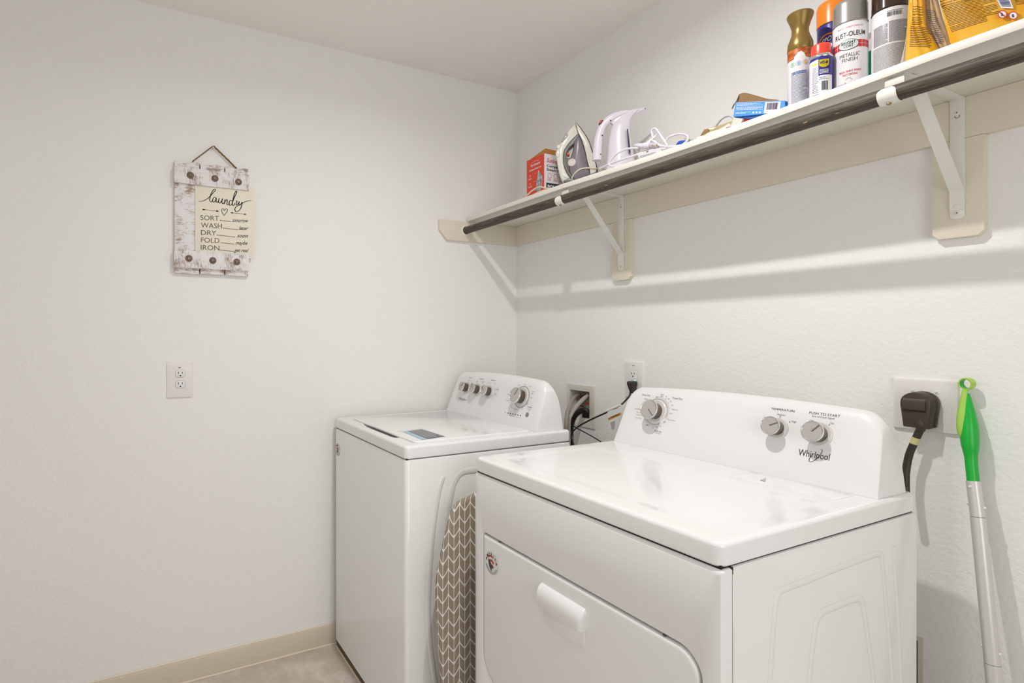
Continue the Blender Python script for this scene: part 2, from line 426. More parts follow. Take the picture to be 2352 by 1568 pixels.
ROD_Y, ROD_Z, ROD_R = -.3045, 1.762, .0165
def rodz(x): return ROD_Z + .0030*x
def bracket(x, label, hd_=0):
    zt = SH0+sz(x)-.0003; w = .0125; t_ = .0026; zb = 1.5231+(.016 if x > 1 else 0)
    t = thing('shelf_bracket', (x, -.018, zb), label, 'bracket', 'white steel brackets under the shelf')
    fy = -.0185
    # upright strap with a rounded foot
    poly = [(x-w, fy, zt), (x-w, fy, zb+.006)] + [(x+w*math.cos(a), fy, zb+.006+.006*math.sin(a)) for a in [math.pi+k*math.pi/6 for k in range(1, 6)]] + [(x+w, fy, zb+.006), (x+w, fy, zt)]
    MB().prism(poly, (0, -t_, 0), bev=.0006).build('upright', M_metalw, t)
    # arm under the shelf that curls up round the rod
    MB().box((x-w, fy, zt-t_), (x+w, -.281, zt), .0006).build('shelf_arm', M_metalw, t)
    # brace, bent flat against the upright at its foot
    MB().loft([[Vector((x-s*w, y, z)), Vector((x+s*w, y, z)), Vector((x+s*w, y-dy, z+dz)), Vector((x-s*w, y-dy, z+dz))] for s, y, z, dy, dz in
        ((1, fy-t_, zb+.020, .0026, 0), (1, fy-t_, zb+.063, .0026, 0), (.93, -.215, zt-t_-.003, .002, -.003), (.93, -.235, zt-t_-.003, .002, -.003))], smooth=False).build('brace', M_metalw, t)
    # front tab and hook
    c = Vector((x+hd_, ROD_Y, rodz(x))); R1 = ROD_R+.0006; loops = []
    path = [(-.250, zt-.0030), (-.279, zt-.0030), (-.2845, zt-.0045), (-.2868, zt-.0090), (-.2872, c.z+.006)]
    for k in range(0, 17):
        a = math.radians(0-k*13.4); path.append((c.y+R1*math.cos(a), c.z+R1*math.sin(a)))
    P = [Vector((x+(0 if i < 1 else hd_), y, z)) for i, (y, z) in enumerate(path)]
    for i, p in enumerate(P):
        T = (P[min(i+1, len(P)-1)]-P[max(i-1, 0)]).normalized(); nn = Vector((1,0,0)).cross(T)
        if i >= 5: nn = (p-c).normalized()
        ww = .0163*(1 if i < len(P)-2 else (.86 if i == len(P)-2 else .55)); q = .0022
        if nn.dot(Vector((0, -1, -1))) < 0 and i < 5: nn = -nn
        loops.append([p-Vector((ww,0,0)), p+Vector((ww,0,0)), p+Vector((ww,0,0))+nn*q, p-Vector((ww,0,0))+nn*q])
    MB().loft(loops).build('rod_hook', M_metalw, t)
    sc = MB().lathe([(.0001, 0), (.0042, 0), (.0042, -.0012), (.003, -.002), (.0001, -.002)], (x+hd_, ROD_Y-.006, rodz(x)-ROD_R-.0028), (0, .2, 1), 16); sc.build('hook_screw', mat('brass_screw', (168, 150, 96), .3, metal=.9), t)
    for z in (zb+.014, zt-.032):
        s = MB().lathe([(.0001, 0), (.0046, 0), (.0046, .0010), (.0032, .0018), (.0001, .0018)], (x, fy-t_, z), (0, -1, 0), 18).build('screw', M_metalw, t)
        MB().box((x-.0022, fy-t_-.0021, z-.0004), (x+.0022, fy-t_-.0015, z+.0004)).box((x-.0004, fy-t_-.0021, z-.0022), (x+.0004, fy-t_-.0015, z+.0022)).build('screw_slot', M_dark, s)
    ho = MB(); ring(ho, flat_map((x, fy-t_-.0002, zt-.040), (1,0,0), (0,0,1)), 0, 0, .0033, .0046, 20, math.radians(150), math.radians(390)); ho.build('keyhole', mat('keyhole_shadow', (120, 112, 96), .7), t)
    rv = MB(); rv.lathe([(.0001, 0), (.0058, 0), (.0058, .0006), (.0048, .0012), (.0001, .0012)], (x, fy-t_*2, zb+.029), (0, -1, 0), 20).build('rivet', M_metalw, t)
bracket(.681, 'white steel shelf bracket holding the rod near the corner, under the iron', -.010)
bracket(1.655, 'white steel shelf bracket on the right, under the spray cans', -.006)

rod = MB().sweep([(.006, ROD_Y, rodz(.006)), (XR-.01, ROD_Y, rodz(XR))], ROD_R, 36, False).build('closet_rod', M_rod)
tag(rod, 'dark stained round wooden closet rod under the front of the shelf', 'rod')
sk = MB(); c = (.018, ROD_Y, rodz(0))
sk.lathe([(ROD_R+.0012, 0), (ROD_R+.0085, 0), (ROD_R+.0080, .0045), (ROD_R+.005, .0065), (ROD_R+.0018, .0065), (ROD_R+.0012, 0)], c, (1, 0, 0), 40)
tag(sk.build('rod_socket', M_metalw), 'white round socket on the side cleat holding the rod end', 'rod socket')

# ================================================================== hanging laundry sign
t = thing('wall_sign', (0, -1.415, 1.50), 'whitewashed wooden laundry sign hanging from a rope on the left wall', 'sign')
def cpx(a, b_): return 360+a/4.6115, 320+b_/4.6115       # zoomed crop -> photo
def sp(a, b_, x): p = at_x(*cpx(a, b_), x); return p
yl = at_x(401, 500, .017).y; yr = at_x(570, 600, .017).y
y0, y1 = yl, yr; W3 = (y1-y0-.008)/3
ztop, zbot = 1.9145, 1.503
for k in range(3):
    ya = y0+k*(W3+.004)
    r = random.Random(k); top = [ztop+r.uniform(-.003, .002) for _ in range(6)]
    poly = [(0.003, ya, zbot+r.uniform(-.002, .002)), (0.003, ya+W3, zbot+r.uniform(-.002, .002))] + [(0.003, ya+W3*(1-j/5), top[j]) for j in range(6)]
    MB().prism(poly, (.014, 0, 0), bev=.0012).build('plank', M_plank, t)
MB().box((.0035, y0+.004, zbot+.004), (.009, y1-.004, ztop-.006)).build('backing_board', mat('bare_brown_wood', (128, 96, 64), .8), t)
for zl, zh in ((1.8300, 1.8895), (1.5225, 1.5860)):
    r = random.Random(int(zl*1000)); ya, yb = y0-.002, y1+.001
    poly = [(0.017, ya+(yb-ya)*j/8, zl+r.uniform(-.0008, .0008)) for j in range(9)] + [(0.017, yb-(yb-ya)*j/8, zh+r.uniform(-.0008, .0008)) for j in range(9)]
    cb = MB().prism(poly, (.012, 0, 0), bev=.001).build('crossboard', M_cross, t)
ypl = at_x(448, 500, .0205).y; ypr = at_x(581, 500, .0205).y
MB().box((.0172, ypl, 1.572), (.0208, ypr, 1.842), .0004).build('panel', mat('cream_panel', (238, 230, 211), .55), t)
XP = .0212
pm = lambda a, b_: at_x(*cpx(a, b_), XP)
w = MB()
for st in ([(445,655),(490,652),(540,625),(590,575),(622,538),(610,527),(588,552),(568,600),(562,645),(575,662),(592,650)],
           [(628,622),(610,612),(592,640),(600,665),(618,655),(632,622),(628,655),(640,668),(655,650)],
           [(662,622),(655,660),(668,675),(688,650),(697,625),(690,665),(700,682),(712,670)],
           [(722,632),(716,685)], [(718,668),(738,638),(748,645),(744,685),(755,692),(772,675)],
           [(800,652),(780,645),(765,675),(775,698),(795,685),(820,620),(848,560),(838,548),(820,590),(803,660),(802,692),(814,700),(830,675)],
           [(838,648),(852,655),(846,662),(842,695),(855,690),(868,668)],
           [(875,655),(870,690),(885,695),(905,665),(900,700),(880,745),(845,765),(828,745),(840,715),(900,680),(950,655),(1000,648)]):
    stroke(w, st, pm, 8.5)
w.build('laundry_script', M_inkb, t)
w = MB(); stroke(w, [(714,808),(692,772),(688,742),(704,732),(716,756),(732,735),(746,740),(744,768),(712,806)], pm, 6)
for a, b_ in (((490, 742), (650, 760)), ((790, 776), (940, 794))): stroke(w, [a, b_], pm, 4)
for tri in (((632,748),(664,762),(630,768)), ((808,768),(776,776),(806,786)), ((485,734),(512,740),(512,750),(485,748)), ((922,786),(945,787),(945,801),(922,797))):
    w.add([pm(*p) for p in tri], [tuple(range(len(tri)))], False)
w.build('heart_and_arrows', M_ink, t)
rows = (('SORT', 463, 852, 660, 862, 667, 792, 'tomorrow', 800, 967, 883), ('WASH', 468, 932, 692, 944, 700, 862, 'later', 868, 966, 967),
        ('DRY', 468, 1010, 632, 1018, 634, 832, 'soon', 850, 964, 1046), ('FOLD', 468, 1090, 665, 1098, 674, 822, 'maybe', 834, 960, 1122), ('IRON', 466, 1168, 664, 1176, 667, 815, 'get real', 818, 970, 1200))
wa, wb_ = MB(), MB()
for s, x0, ya, x1, yb, d0, d1, r_, r0, r1, ry in rows:
    text(wa, s, lambda u, v, x0=x0, ya=ya, x1=x1, yb=yb: pm(x0+u, ya-v+(yb-ya)*u/(x1-x0)), 0, 0, 52, width=x1-x0, align='L')
    for q, (px_, py_) in enumerate(((x0, ya), (x1, yb))): pass
    k = int((d1-d0)/13)
    for i in range(k):
        xx = d0+(d1-d0)*(i+.5)/k; yy = yb-6+(xx-x1)*.11; wb_.add([pm(xx-4, yy-4), pm(xx+4, yy-4), pm(xx+4, yy+4), pm(xx-4, yy+4)], [(0,1,2,3)], False)
    text(wb_, r_, lambda u, v, r0=r0, ry=ry: pm(r0+u+v*.15, ry-v+.04*u-10), 0, 0, 38, width=r1-r0, align='L', shear=.35, bold=.012)
wa.build('printed_chores', mat('sign_print_grey', (92, 88, 84), .6), t); wb_.build('printed_answers', M_inkb, t)
M_rust = mat('rusted_steel', (104, 84, 72), .65, metal=.2, var=((140, 112, 92), 90, .35, .7))
for a, b_ in ((357,380),(617,414),(866,451),(340,1260),(594,1282),(848,1297)):
    c = sp(a, b_, .0295)
    wsh = MB().lathe([(.0001, 0), (.0125, 0), (.0125, .0012), (.0112, .0018), (.0001, .0018)], c, (1, 0, 0), 28).build('washer', M_rust, t)
    MB().lathe([(.0055, .0018), (.0055, .0045), (.0046, .006), (.003, .006), (.0028, .0035), (.0001, .0035)], c, (1, 0, 0), 16).build('bolt_head', mat('worn_bolt', (120, 112, 104), .35, metal=.8), wsh)
tip = at_x(490, 337, .012); ra = at_x(443, 370, .012); rb = at_x(543, 387, .012)
M_rope = mat('jute_rope', (150, 116, 70), .9, bump=(400, .8, .002), var=((104, 78, 46), 300, .4, .6))
rp = MB(); mid = (tip+Vector((0, .002, .002)))
for ph in (0, 2.1, 4.2):
    pts = []
    base = [ra-Vector((0,0,.012)), ra, ra.lerp(tip, .5)+Vector((0,0,.002)), tip-Vector((0,.006,.002)), mid, tip+Vector((0,.006,-.002)), rb.lerp(tip, .5)+Vector((0,0,.003)), rb, rb-Vector((0,0,.012))]
    dense = []
    for i in range(len(base)-1):
        for k in range(10): dense.append(base[i].lerp(base[i+1], k/10))
    for i, p in enumerate(dense):
        a = ph+i*.62; pts.append(p+Vector((math.cos(a), math.sin(a)*.7, math.sin(a)*.7))*.0016)
    rp.sweep(pts, .0019, 6, False)
rp.build('rope', M_rope, t)
MB().lathe([(.0001, 0), (.0015, 0), (.0015, .014), (.0035, .014), (.0035, .0155), (.0001, .0155)], (0, tip.y, tip.z-.004), (1, 0, 0), 14).build('nail', M_steel, t)

# ================================================================== outlets
def plate(mb, x0, x1, z0, z1, y, th=.006, r=.004, b=.0035):
    mb.loft([RRxz(x0, x1, z0, z1, r, y), RRxz(x0, x1, z0, z1, r, y-th+b), RRxz(x0+b*.35, x1-b*.35, z0+b*.35, z1-b*.35, r, y-th+b*.3), RRxz(x0+b*1.4, x1-b*1.4, z0+b*1.4, z1-b*1.4, r, y-th)], cap0=False)
def turn(mb):   # x,y on the back wall -> the left wall
    mb.v = [Vector((-p.y, p.x, p.z)) for p in mb.v]; return mb
def socket_face(fm, cx, cz, y):
    fm.prism([(cx+a, y, cz+b_) for a, b_ in [(.0172*math.cos(q), max(-.0132, min(.0132, .0172*math.sin(q)))) for q in [2*math.pi*k/48 for k in range(48)]]], (0, -.0022, 0), bev=.0005)
def slots(sm, cx, cz, y):
    for dx, h in ((-.0064, .0082), (.0064, .0070)): sm.box((cx+dx-.0011, y-.0003, cz+.0035-h/2), (cx+dx+.0011, y, cz+.0035+h/2))
    sm.prism([(cx+.0026*math.cos(q), y, cz-.0076+max(-.0017, .0026*math.sin(q))) for q in [2*math.pi*k/20 for k in range(20)]], (0, -.0003, 0))
pc = at_x(413, 872, 0); 
t = thing('wall_outlet', (0, pc.y, pc.z), 'white duplex outlet on the left wall below the laundry sign', 'outlet')
yc, zc = -1.5275, 1.1125
a = MB(); plate(a, yc-.0443, yc+.0443, zc-.0652, zc+.0652, 0, .0065); turn(a).build('cover_plate', M_plate, t)
for dz in (.0195, -.0195):
    zz = zc+dz+(.0035)
    a = MB(); socket_face(a, yc+.001, zz, -.0062); f = turn(a).build('socket', M_plast, t)
    a = MB(); g_ = [(yc+.001+.0180*math.cos(q), -.0066, zz+max(-.0140, min(.0140, .0180*math.sin(q)))) for q in [2*math.pi*k/48 for k in range(48)]]
    a.prism(g_, (0, -.0002, 0)); turn(a).build('socket_seam', mat('seam_grey', (150, 142, 136), .7), t)
    a = MB(); slots(a, yc+.001, zz, -.0084); turn(a).build('slots', M_hole, f)
a = MB(); a.prism([(yc-.0045-.0035, -.0065, zc+.0475), (yc-.0045+.009, -.0065, zc+.0475), (yc+.001, -.0065, zc+.0425), (yc-.004, -.0065, zc+.0425)], (0, -.0002, 0)); turn(a).build('stamp', mat('stamp_grey', (158, 152, 144), .7), t)

# tamper outlet with lit test light behind the dryer
t = thing('wall_outlet', (.7275, 0, 1.109), 'white outlet with a small green light on the back wall behind the dryer', 'outlet')
MBp = MB(); plate(MBp, .6845, .7705, 1.0405, 1.1775, 0, .0065); MBp.build('cover_plate', M_plate, t)
a = MB(); plate(a, .7115, .7455, 1.0745, 1.1435, -.006, .0025, .001, .0006); f = a.build('socket', M_plast, t)
a = MB(); a.prism(RRxz(.7107, .7463, 1.0737, 1.1443, .0012, -.0064), (0, -.0003, 0)); a.build('socket_seam', MATS['seam_grey'], t)
a = MB(); slots(a, .7275, 1.1295, -.0086); a.build('slots', M_hole, f)
a = MB(); a.lathe([(.0001, 0), (.0009, 0), (.0009, .0006), (.0001, .0006)], (.7215, -.0086, 1.1065), (0, -1, 0), 10); a.build('test_dot', M_dark, f)
a = MB(); a.box((.7362, -.0084, 1.1018), (.7390, -.0094, 1.1085)); a.build('indicator_light', mat('green_led', (90, 255, 190), .4, emit=1.6), f)
a = MB(); a.prism([(.7215, -.0065, 1.1640), (.7335, -.0065, 1.1640), (.7295, -.0065, 1.1600), (.7255, -.0065, 1.1600)], (0, -.0002, 0)); a.build('stamp', MATS['stamp_grey'], t)
a = MB(); a.box((.7255, -.0065, 1.1535), (.7258, -.0068, 1.1575)).box((.7255, -.0065, 1.1532), (.7290, -.0068, 1.1536)); a.build('plate_screw', MATS['stamp_grey'], t)

# big dryer outlet plate
t = thing('dryer_outlet_plate', (1.5904, 0, 1.11), 'large square white outlet plate on the back wall right of the dryer', 'outlet')
MBp = MB(); plate(MBp, 1.5288, 1.6520, 1.0500, 1.1730, 0, .0075, .004, .004); MBp.build('cover_plate', M_plate, t)
MB().lathe([(.0001, 0), (.0265, 0), (.0265, .003), (.0001, .003)], (1.586, -.0074, 1.112), (0, -1, 0), 40).build('receptacle', M_black, t)
for px_, py_ in ((2096, 897), (2152, 901), (2152, 960)):
    c = at_y(px_, py_, -.0075)
    s = MB().lathe([(.0001, 0), (.0034, 0), (.0034, .0007), (.0024, .0013), (.0001, .0013)], c, (0, -1, 0), 16).build('screw', M_plast, t)
    MB().add([c+Vector(q) for q in ((-.0022,-.0014,-.0018),(-.0016,-.0014,-.0024),(.0022,-.0014,.0018),(.0016,-.0014,.0024))], [(0,1,2,3)], False).build('screw_slot', mat('slot_grey', (110, 106, 98), .7), s)

# ================================================================== recessed boxes in the back wall
t = thing('washer_outlet_box', (.4405, 0, .9), 'recessed white laundry valve box in the back wall beside the washer', 'valve box')
mb = MB(); ox = dict(x0=.3625, x1=.5289, z0=.8912, z1=1.0685)
i_ = (WB['x0'], WB['x1'], WB['z0'], WB['z1'])
mb.loft([RRxz(ox['x0'], ox['x1'], ox['z0'], ox['z1'], .003, -.0005), RRxz(ox['x0'], ox['x1'], ox['z0'], ox['z1'], .003, -.003), RRxz(ox['x0']+.002, ox['x1']-.002, ox['z0']+.002, ox['z1']-.002, .003, -.005),
         RRxz(i_[0], i_[1], i_[2], i_[3], .001, -.005), RRxz(i_[0]+.001, i_[1]-.001, i_[2]+.001, i_[3]-.001, .001, -.0045), RRxz(i_[0]+.004, i_[1]-.004, i_[2]+.004, i_[3]-.004, .001, .085)], cap0=False)
mb.build('box_frame', mat('box_plastic', (226, 222, 212), .4), t)
for x, col, nm in ((.418, (150, 120, 60), 'cold_valve'), (.470, (150, 120, 60), 'hot_valve')):
    mb = MB(); mb.lathe([(.008, -.03), (.011, -.03), (.011, -.012), (.014, -.012), (.014, .004), (.009, .006), (.009, .018), (.0001, .018)], (x, .045, 1.008), (0, -1, -.25), 20)
    vv = mb.build('valve', mat('brass', (196, 160, 84), .3, metal=.9), t)
    mb = MB(); mb.box((x-.014, .012, 1.0 if x < .44 else .985), (x+.014, .022, 1.007 if x < .44 else .993), .002)
    mb.build('valve_handle', mat('red_handle' if x > .44 else 'blue_handle', (196, 34, 30) if x > .44 else (120, 60, 40), .4), vv)
MB().lathe([(.0001, 0), (.024, 0), (.024, .02), (.02, .02), (.02, .004), (.0001, .004)], (.455, .03, .929), (0, 0, 1), 28).build('drain_opening', M_dark, t)

t = thing('dryer_vent_box', (1.48, 0, .19), 'grey recessed dryer vent box low in the back wall behind the dryer', 'vent box')
mb = MB(); v = (VB['x0'], VB['x1'], VB['z0'], VB['z1'])
mb.loft([RRxz(v[0]-.009, v[1]+.009, v[2]-.009, v[3]+.009, .002, -.0005), RRxz(v[0]-.009, v[1]+.009, v[2]-.009, v[3]+.009, .002, -.002), RRxz(v[0], v[1], v[2], v[3], .002, -.002), RRxz(v[0], v[1], v[2], v[3], .002, .002)], cap0=False, cap1=False)
mb.build('vent_frame', mat('vent_frame_paint', (222, 214, 200), .5), t)
mb = MB(); mb.loft([RRxz(v[0], v[1], v[2], v[3], .002, .002), RRxz(v[0]+.002, v[1]-.002, v[2]+.002, v[3]-.002, .002, .012)], cap0=False)
mb.build('vent_pan', mat('vent_metal', (150, 140, 144), .55, metal=.2), t)

# ================================================================== washer and dryer
DT = .938; DB = .896                        # deck top and the seam under it
def cabinet(mb, x0, x1, y0, y1, z0, z1, r=.02):
    mb.loft([RR(x0+.004, x1-.004, y0+.004, y1-.004, r, z0), RR(x0, x1, y0, y1, r, z0+.004), RR(x0, x1, y0, y1, r, z1-.006), RR(x0+.0018, x1-.0018, y0+.0018, y1-.0018, r, z1-.0018), RR(x0+.006, x1-.006, y0+.006, y1-.006, r, z1)])
def deck(mb, x0, x1, y0, y1, r, hf, nx=90, ny=70, ins=.02):
    b_ = .009
    loops = [RR(x0+.004, x1-.004, y0+.004, y1-.004, r-.004, DB+.0015), RR(x0, x1, y0, y1, r, DB+.005)]
    for k in range(0, 7):
        a = k*math.pi/12; i2 = b_*(1-math.cos(a)); loops.append(RR(x0+i2, x1-i2, y0+i2, y1-i2, max(r-i2, .004), DT-b_+b_*math.sin(a)))
    mb.loft(loops, cap1=False)
    X0, X1, Y0, Y1 = x0+ins, x1-ins, y0+ins, y1-ins
    # rim between the rounded edge and the rectangular field
    mb.loft([loops[-1], RR(X0, X1, Y0, Y1, .0001, DT)], cap0=False, cap1=False)
    vs = [Vector((X0+(X1-X0)*i/nx, Y0+(Y1-Y0)*j/ny, DT+hf(X0+(X1-X0)*i/nx, Y0+(Y1-Y0)*j/ny)*(0 if i in (0, nx) or j in (0, ny) else 1))) for j in range(ny+1) for i in range(nx+1)]
    mb.add(vs, [(j*(nx+1)+i, j*(nx+1)+i+1, (j+1)*(nx+1)+i+1, (j+1)*(nx+1)+i) for j in range(ny) for i in range(nx)])
def sst(a, b_, x):
    t = max(0, min(1, (x-a)/(b_-a))); return t*t*(3-2*t)
def console(parent, x0, x1, yb, name='console'):
    """control panel: tilted face, rounded crown, flat ends leaning in a little"""
    pr = [(0, 0), (.0018, .006), (.046, .150), (.0495, .160), (.0545, .171), (.0615, .179), (.070, .1835), (.078, .183), (.086, .178), (.094, .166), (.101, .148), (.107, .122), (.112, .085), (.116, .04), (.118, 0)]
    cx, hw = (x0+x1)/2, (x1-x0)/2; H_ = .1835; loops = []
    R = .042
    ss = [-1]+[-1+.0035/hw*0, ]+[-1+R/hw*(1-math.cos(a)) for a in [k*math.pi/2/9 for k in range(1, 10)]]+[-.7, -.35, 0, .35, .7]+[1-R/hw*(1-math.cos(a)) for a in [k*math.pi/2/9 for k in range(9, 0, -1)]]+[1, 1]
    for s in ss:
        d = (1-abs(s))*hw                       # distance from the end
        corner = 0 if d >= R else R-math.sqrt(max(0, R*R-(R-d)**2))
        top = H_-.012*s*s-corner
        L = []
        for y, z in pr:
            u = z/H_; zz = z*(1-(1-top/H_)*(u**1.6)); lean = .017*(zz/H_)
            L.append(Vector((cx+s*(hw-lean), yb+y, DT+zz)))
        loops.append(L)
    mb = MB().loft(loops, smooth=True)
    o = mb.build(name, M_plast, parent)
    bv = o.modifiers.new('edge', 'BEVEL'); bv.width = .004; bv.segments = 3; bv.limit_method = 'ANGLE'; bv.angle_limit = math.radians(35); bv.harden_normals = False
    return o
FN = Vector((0, -.957, .290)).normalized(); FU = Vector((0, .290, .957)).normalized()
from mathutils.bvhtree import BVHTree
class Face:
    def __init__(s, yb, o):
        s.p = Vector((0, yb, DT)); g_ = ORG[o]; s.o = g_
        s.b = BVHTree.FromPolygons([v.co+g_ for v in o.data.vertices], [tuple(p.vertices) for p in o.data.polygons])
    def snap(s, mb, lift=.0004):
        out = []
        for p in mb.v:
            h = s.b.ray_cast(p+FN*.05, -FN, .2)[0]; out.append(h+FN*lift if h else p)
        mb.v = out; return mb
    def at(s, px, py, lift=0):
        p = at_pl(px, py, s.p+FN*lift, FN); r = ray(px, py).normalized(); h = s.b.ray_cast(CAM, r, 9)[0]
        return h+FN*lift if h and (h-p).length < .03 else p
    def mp(s, px, py, lift=.0007):
        o = s.at(px, py, lift); return lambda a, b_: o+Vector((1,0,0))*a+FU*b_
def knob(parent, c, r, h, ang, ring_r=0, brushed=None):
    b_ = MB(); b_.lathe([(r*1.18, 0), (r*1.18, .0015), (r*1.08, .004), (.0001, .004)], c, FN, 48)
    base = b_.build('knob_skirt', mat('knob_skirt_grey', (214, 211, 208), .35), parent)
    k = MB().lathe([(r*.80, .003), (r*.82, h*.55), (r*.93, h*.9), (r*1.0, h*.97), (r*.99, h*1.01), (r*.90, h*1.01)], c, FN, 48).build('knob', M_darkchrome, parent)
    MB().lathe([(r*.995, h*.93), (r*1.005, h*1.0), (r*.98, h*1.055), (r*.89, h*1.07), (r*.865, h*1.045), (r*.86, h*1.03)], c, FN, 48).build('knob_rim', M_chrome, k)
    MB().lathe([(r*.9, h*1.02), (r*.885, h*1.04), (.0001, h*1.045)], c, FN, 48).build('knob_face', M_silver, k)
    d = Vector((1,0,0))*math.cos(ang)+FU*math.sin(ang); e_ = FN.cross(d); o = c+FN*(h*1.047); w_ = .0011
    m_ = MB(); m_.prism([o+e_*w_, o-e_*w_, o+d*r*.88-e_*w_, o+d*r*.88+e_*w_], FN*.0009); m_.build('pointer', mat('pointer_grey', (120, 116, 114), .35, metal=.6), k)

def badge(parent, cx, y, cz, s):
    mp = lambda a, b_: Vector((cx+a, y-.0004, cz+b_)); mp2 = lambda a, b_: Vector((cx+a, y-.0007, cz+b_))
    a = MB(); disc(a, mp, 0, 0, s, n=40); bd = a.build('badge', mat('badge_white', (226, 224, 218), .35), parent)
    navy = mat('badge_navy', (46, 50, 78), .5); red = mat('badge_red', (186, 62, 44), .5)
    a = MB()
    for i, ch in enumerate('AMERICA'):
        q = math.radians(163-i*24.5); v, f, w_ = glyphs(ch, 0, .03); k = s*.34
        u_ = Vector((math.sin(q), -math.cos(q))); n_ = Vector((math.cos(q), math.sin(q)))
        a.add([mp2(*(n_*(s*.64)+u_*((p.x-w_/2)*k)+n_*(p.y*k))) for p in v], f, False)
    for q in (172, 8): disc(a, mp2, s*.78*math.cos(math.radians(q-0)), s*.12, s*.05, n=10)
    a.add([mp2(s*x, s*z) for x, z in ((-.48,.18),(-.42,-.1),(-.3,-.4),(-.1,-.62),(0,-.7),(.04,-.5),(.12,-.36),(.24,-.42),(.24,-.3),(.1,-.2),(-.05,.0),(-.2,.06),(-.38,.3))], [tuple(range(13))], False)
    a.build('badge_print', navy, bd)
    a = MB()
    ring(a, mp2, -.05*s, .02*s, .50*s, .64*s, 16, math.radians(60), math.radians(140)); ring(a, mp2, -.0*s, -.08*s, .20*s, .42*s, 16, math.radians(20), math.radians(140)); ring(a, mp2, .12*s, -.3*s, .08*s, .22*s, 12, math.radians(0), math.radians(120))
    a.build('badge_stripes', red, bd)
    a = MB()
    for rr in (.72, .80, .88): ring(a, mp2, 0, 0, rr*s, (rr+.03)*s, 30, math.radians(200), math.radians(340))
    a.build('badge_fine_print', M_ink2, bd)
def ridge(parent, path, r, x, name='pressed_rib', h=.34):
    """shallow pressed rib in a side panel, raised from the plane at x"""
    path = [path[0]]+list(path)+[path[-1]]; d0 = Vector((path[1][0]-path[2][0], path[1][1]-path[2][1])).normalized()*r
    path[0] = (path[1][0]+d0.x, path[1][1]+d0.y); path[-1] = (path[-2][0], path[-2][1]-r)
    mb = MB().sweep([Vector((x, p[0], p[1])) for p in path], [r*.15]+[r]*(len(path)-2)+[r*.15], 14, True, sub=7, up=(1, 0, 0))
    mb.v = [Vector((x+(p.x-x)*h, p.y, p.z)) for p in mb.v]
    return mb.build(name, M_enamel2, parent)

# ---- washer
wx0, wx1, wy0, wy1 = .030, .6985, -.942, -.284
t = W_ = thing('washing_machine', ((wx0+wx1)/2, (wy0+wy1)/2, 0), 'white top-load washing machine standing in the corner against the left wall', 'washing machine')
mb = MB(); cabinet(mb, wx0, wx1, wy0, wy1, .030, DB, .014); mb.build('cabinet', M_enamel2, t)
mb = MB()
def wh(x, y):
    sc = sst(.20, .30, x)*(1-sst(.47, .56, x)); yy = -.8895
    return -.016*sc*sst(yy-.024, yy-.012, y)*(1-sst(yy+.03, yy+.05, y))
deck(mb, wx0+.001, wx1-.001, wy0, wy1, .016, wh, 130, 130); mb.build('top_deck', M_enamel, t)
mb = MB()
lx0, lx1, ly0, ly1 = .105, .668, -.8925, -.440
mb.loft([RR(lx0, lx1, ly0, ly1, .016, DT-.001), RR(lx0-.0008, lx1+.0008, ly0-.0008, ly1+.0008, .017, DT+.003), RR(lx0+.001, lx1-.001, ly0+.001, ly1-.001, .016, DT+.0055), RR(lx0+.004, lx1-.004, ly0+.004, ly1-.004, .014, DT+.0065)])
lid = mb.build('lid', M_enamel, t)
zl = DT+.0067
q = [at_z(*p, zl) for p in ((968, 985), (1023, 1002), (970, 1010), (926, 991))]
a = MB(); a.add(q, [(0,1,2,3)], False); lb = a.build('lid_label', mat('label_dark', (78, 82, 88), .4), lid)
q0, q1, q2, q3 = q
qm = lambda u, v: q3.lerp(q2, u).lerp(q0.lerp(q1, u), v)+Vector((0,0,.0004))
a = MB(); a.add([qm(0, -.03), qm(1, -.03), qm(1, .22), qm(0, .22)], [(0,1,2,3)], False); a.build('label_band', mat('label_blue', (166, 196, 214), .4), lb)
a = MB(); lines(a, lambda u, v: qm(u, v)+Vector((0,0,.0003)), .04, .94, .28, .95, 8, 3, th=.5, wmin=.02, wmax=.12); a.build('label_print', mat('label_print', (200, 206, 210), .5), lb)
q = [at_z(*p, zl) for p in ((912, 990), (926, 991), (975, 984), (965, 982))]
a = MB(); a.add(q, [(0,1,2,3)], False); a.build('label_tab', mat('label_white', (232, 228, 222), .4), lid)
co = console(t, .052, .684, -.428)
FW = Face(-.428, co)
for (px_, py_), an in (((1072.3, 890.4), 50), ((1097, 894.8), 110), ((1124, 899.3), 140)): knob(co, FW.at(px_, py_), .0225, .030, math.radians(an))
knob(co, FW.at(1198.6, 911.4), .0315, .034, math.radians(62))
a = MB(); o = FW.mp(1198.6, 911.4, .0005); ring(a, o, 0, 0, .0385, .0425, 48); FW.snap(a, .0003); a.build('dial_ring', mat('dial_ring_grey', (176, 172, 172), .4), co)
MB().lathe([(.0082, 0), (.0082, .0012), (.0074, .0018), (.0001, .0018)], FW.at(1211, 952.2), FN, 24).build('start_button', mat('taupe_button', (142, 130, 118), .4), co)
for k in range(6):
    px_ = 1166.7+(1195.4-1166.7)*k/5; py_ = 948.4+(954-948.4)*k/5; o = FW.mp(px_, py_); a = MB(); patch(a, o, -.0035, .0035, -.0014, .0014); FW.snap(a); a.build('indicator_light', M_inkb, co)
a, g2_ = MB(), MB()
def word(FC, parent, s, px_, py_, size, m, name, wd=None, **k):
    q = MB(); text(q, s, FC.mp(px_, py_), 0, 0, size, width=wd, **k); FC.snap(q); return q.build(name, m, parent)
def wt(s, px_, py_, size, mb=g2_, wd=None, **k): word(FW, co, s, px_, py_, size, M_ink if mb is a else M_ink2, 'printed_title' if mb is a else 'printed_setting', wd, **k)
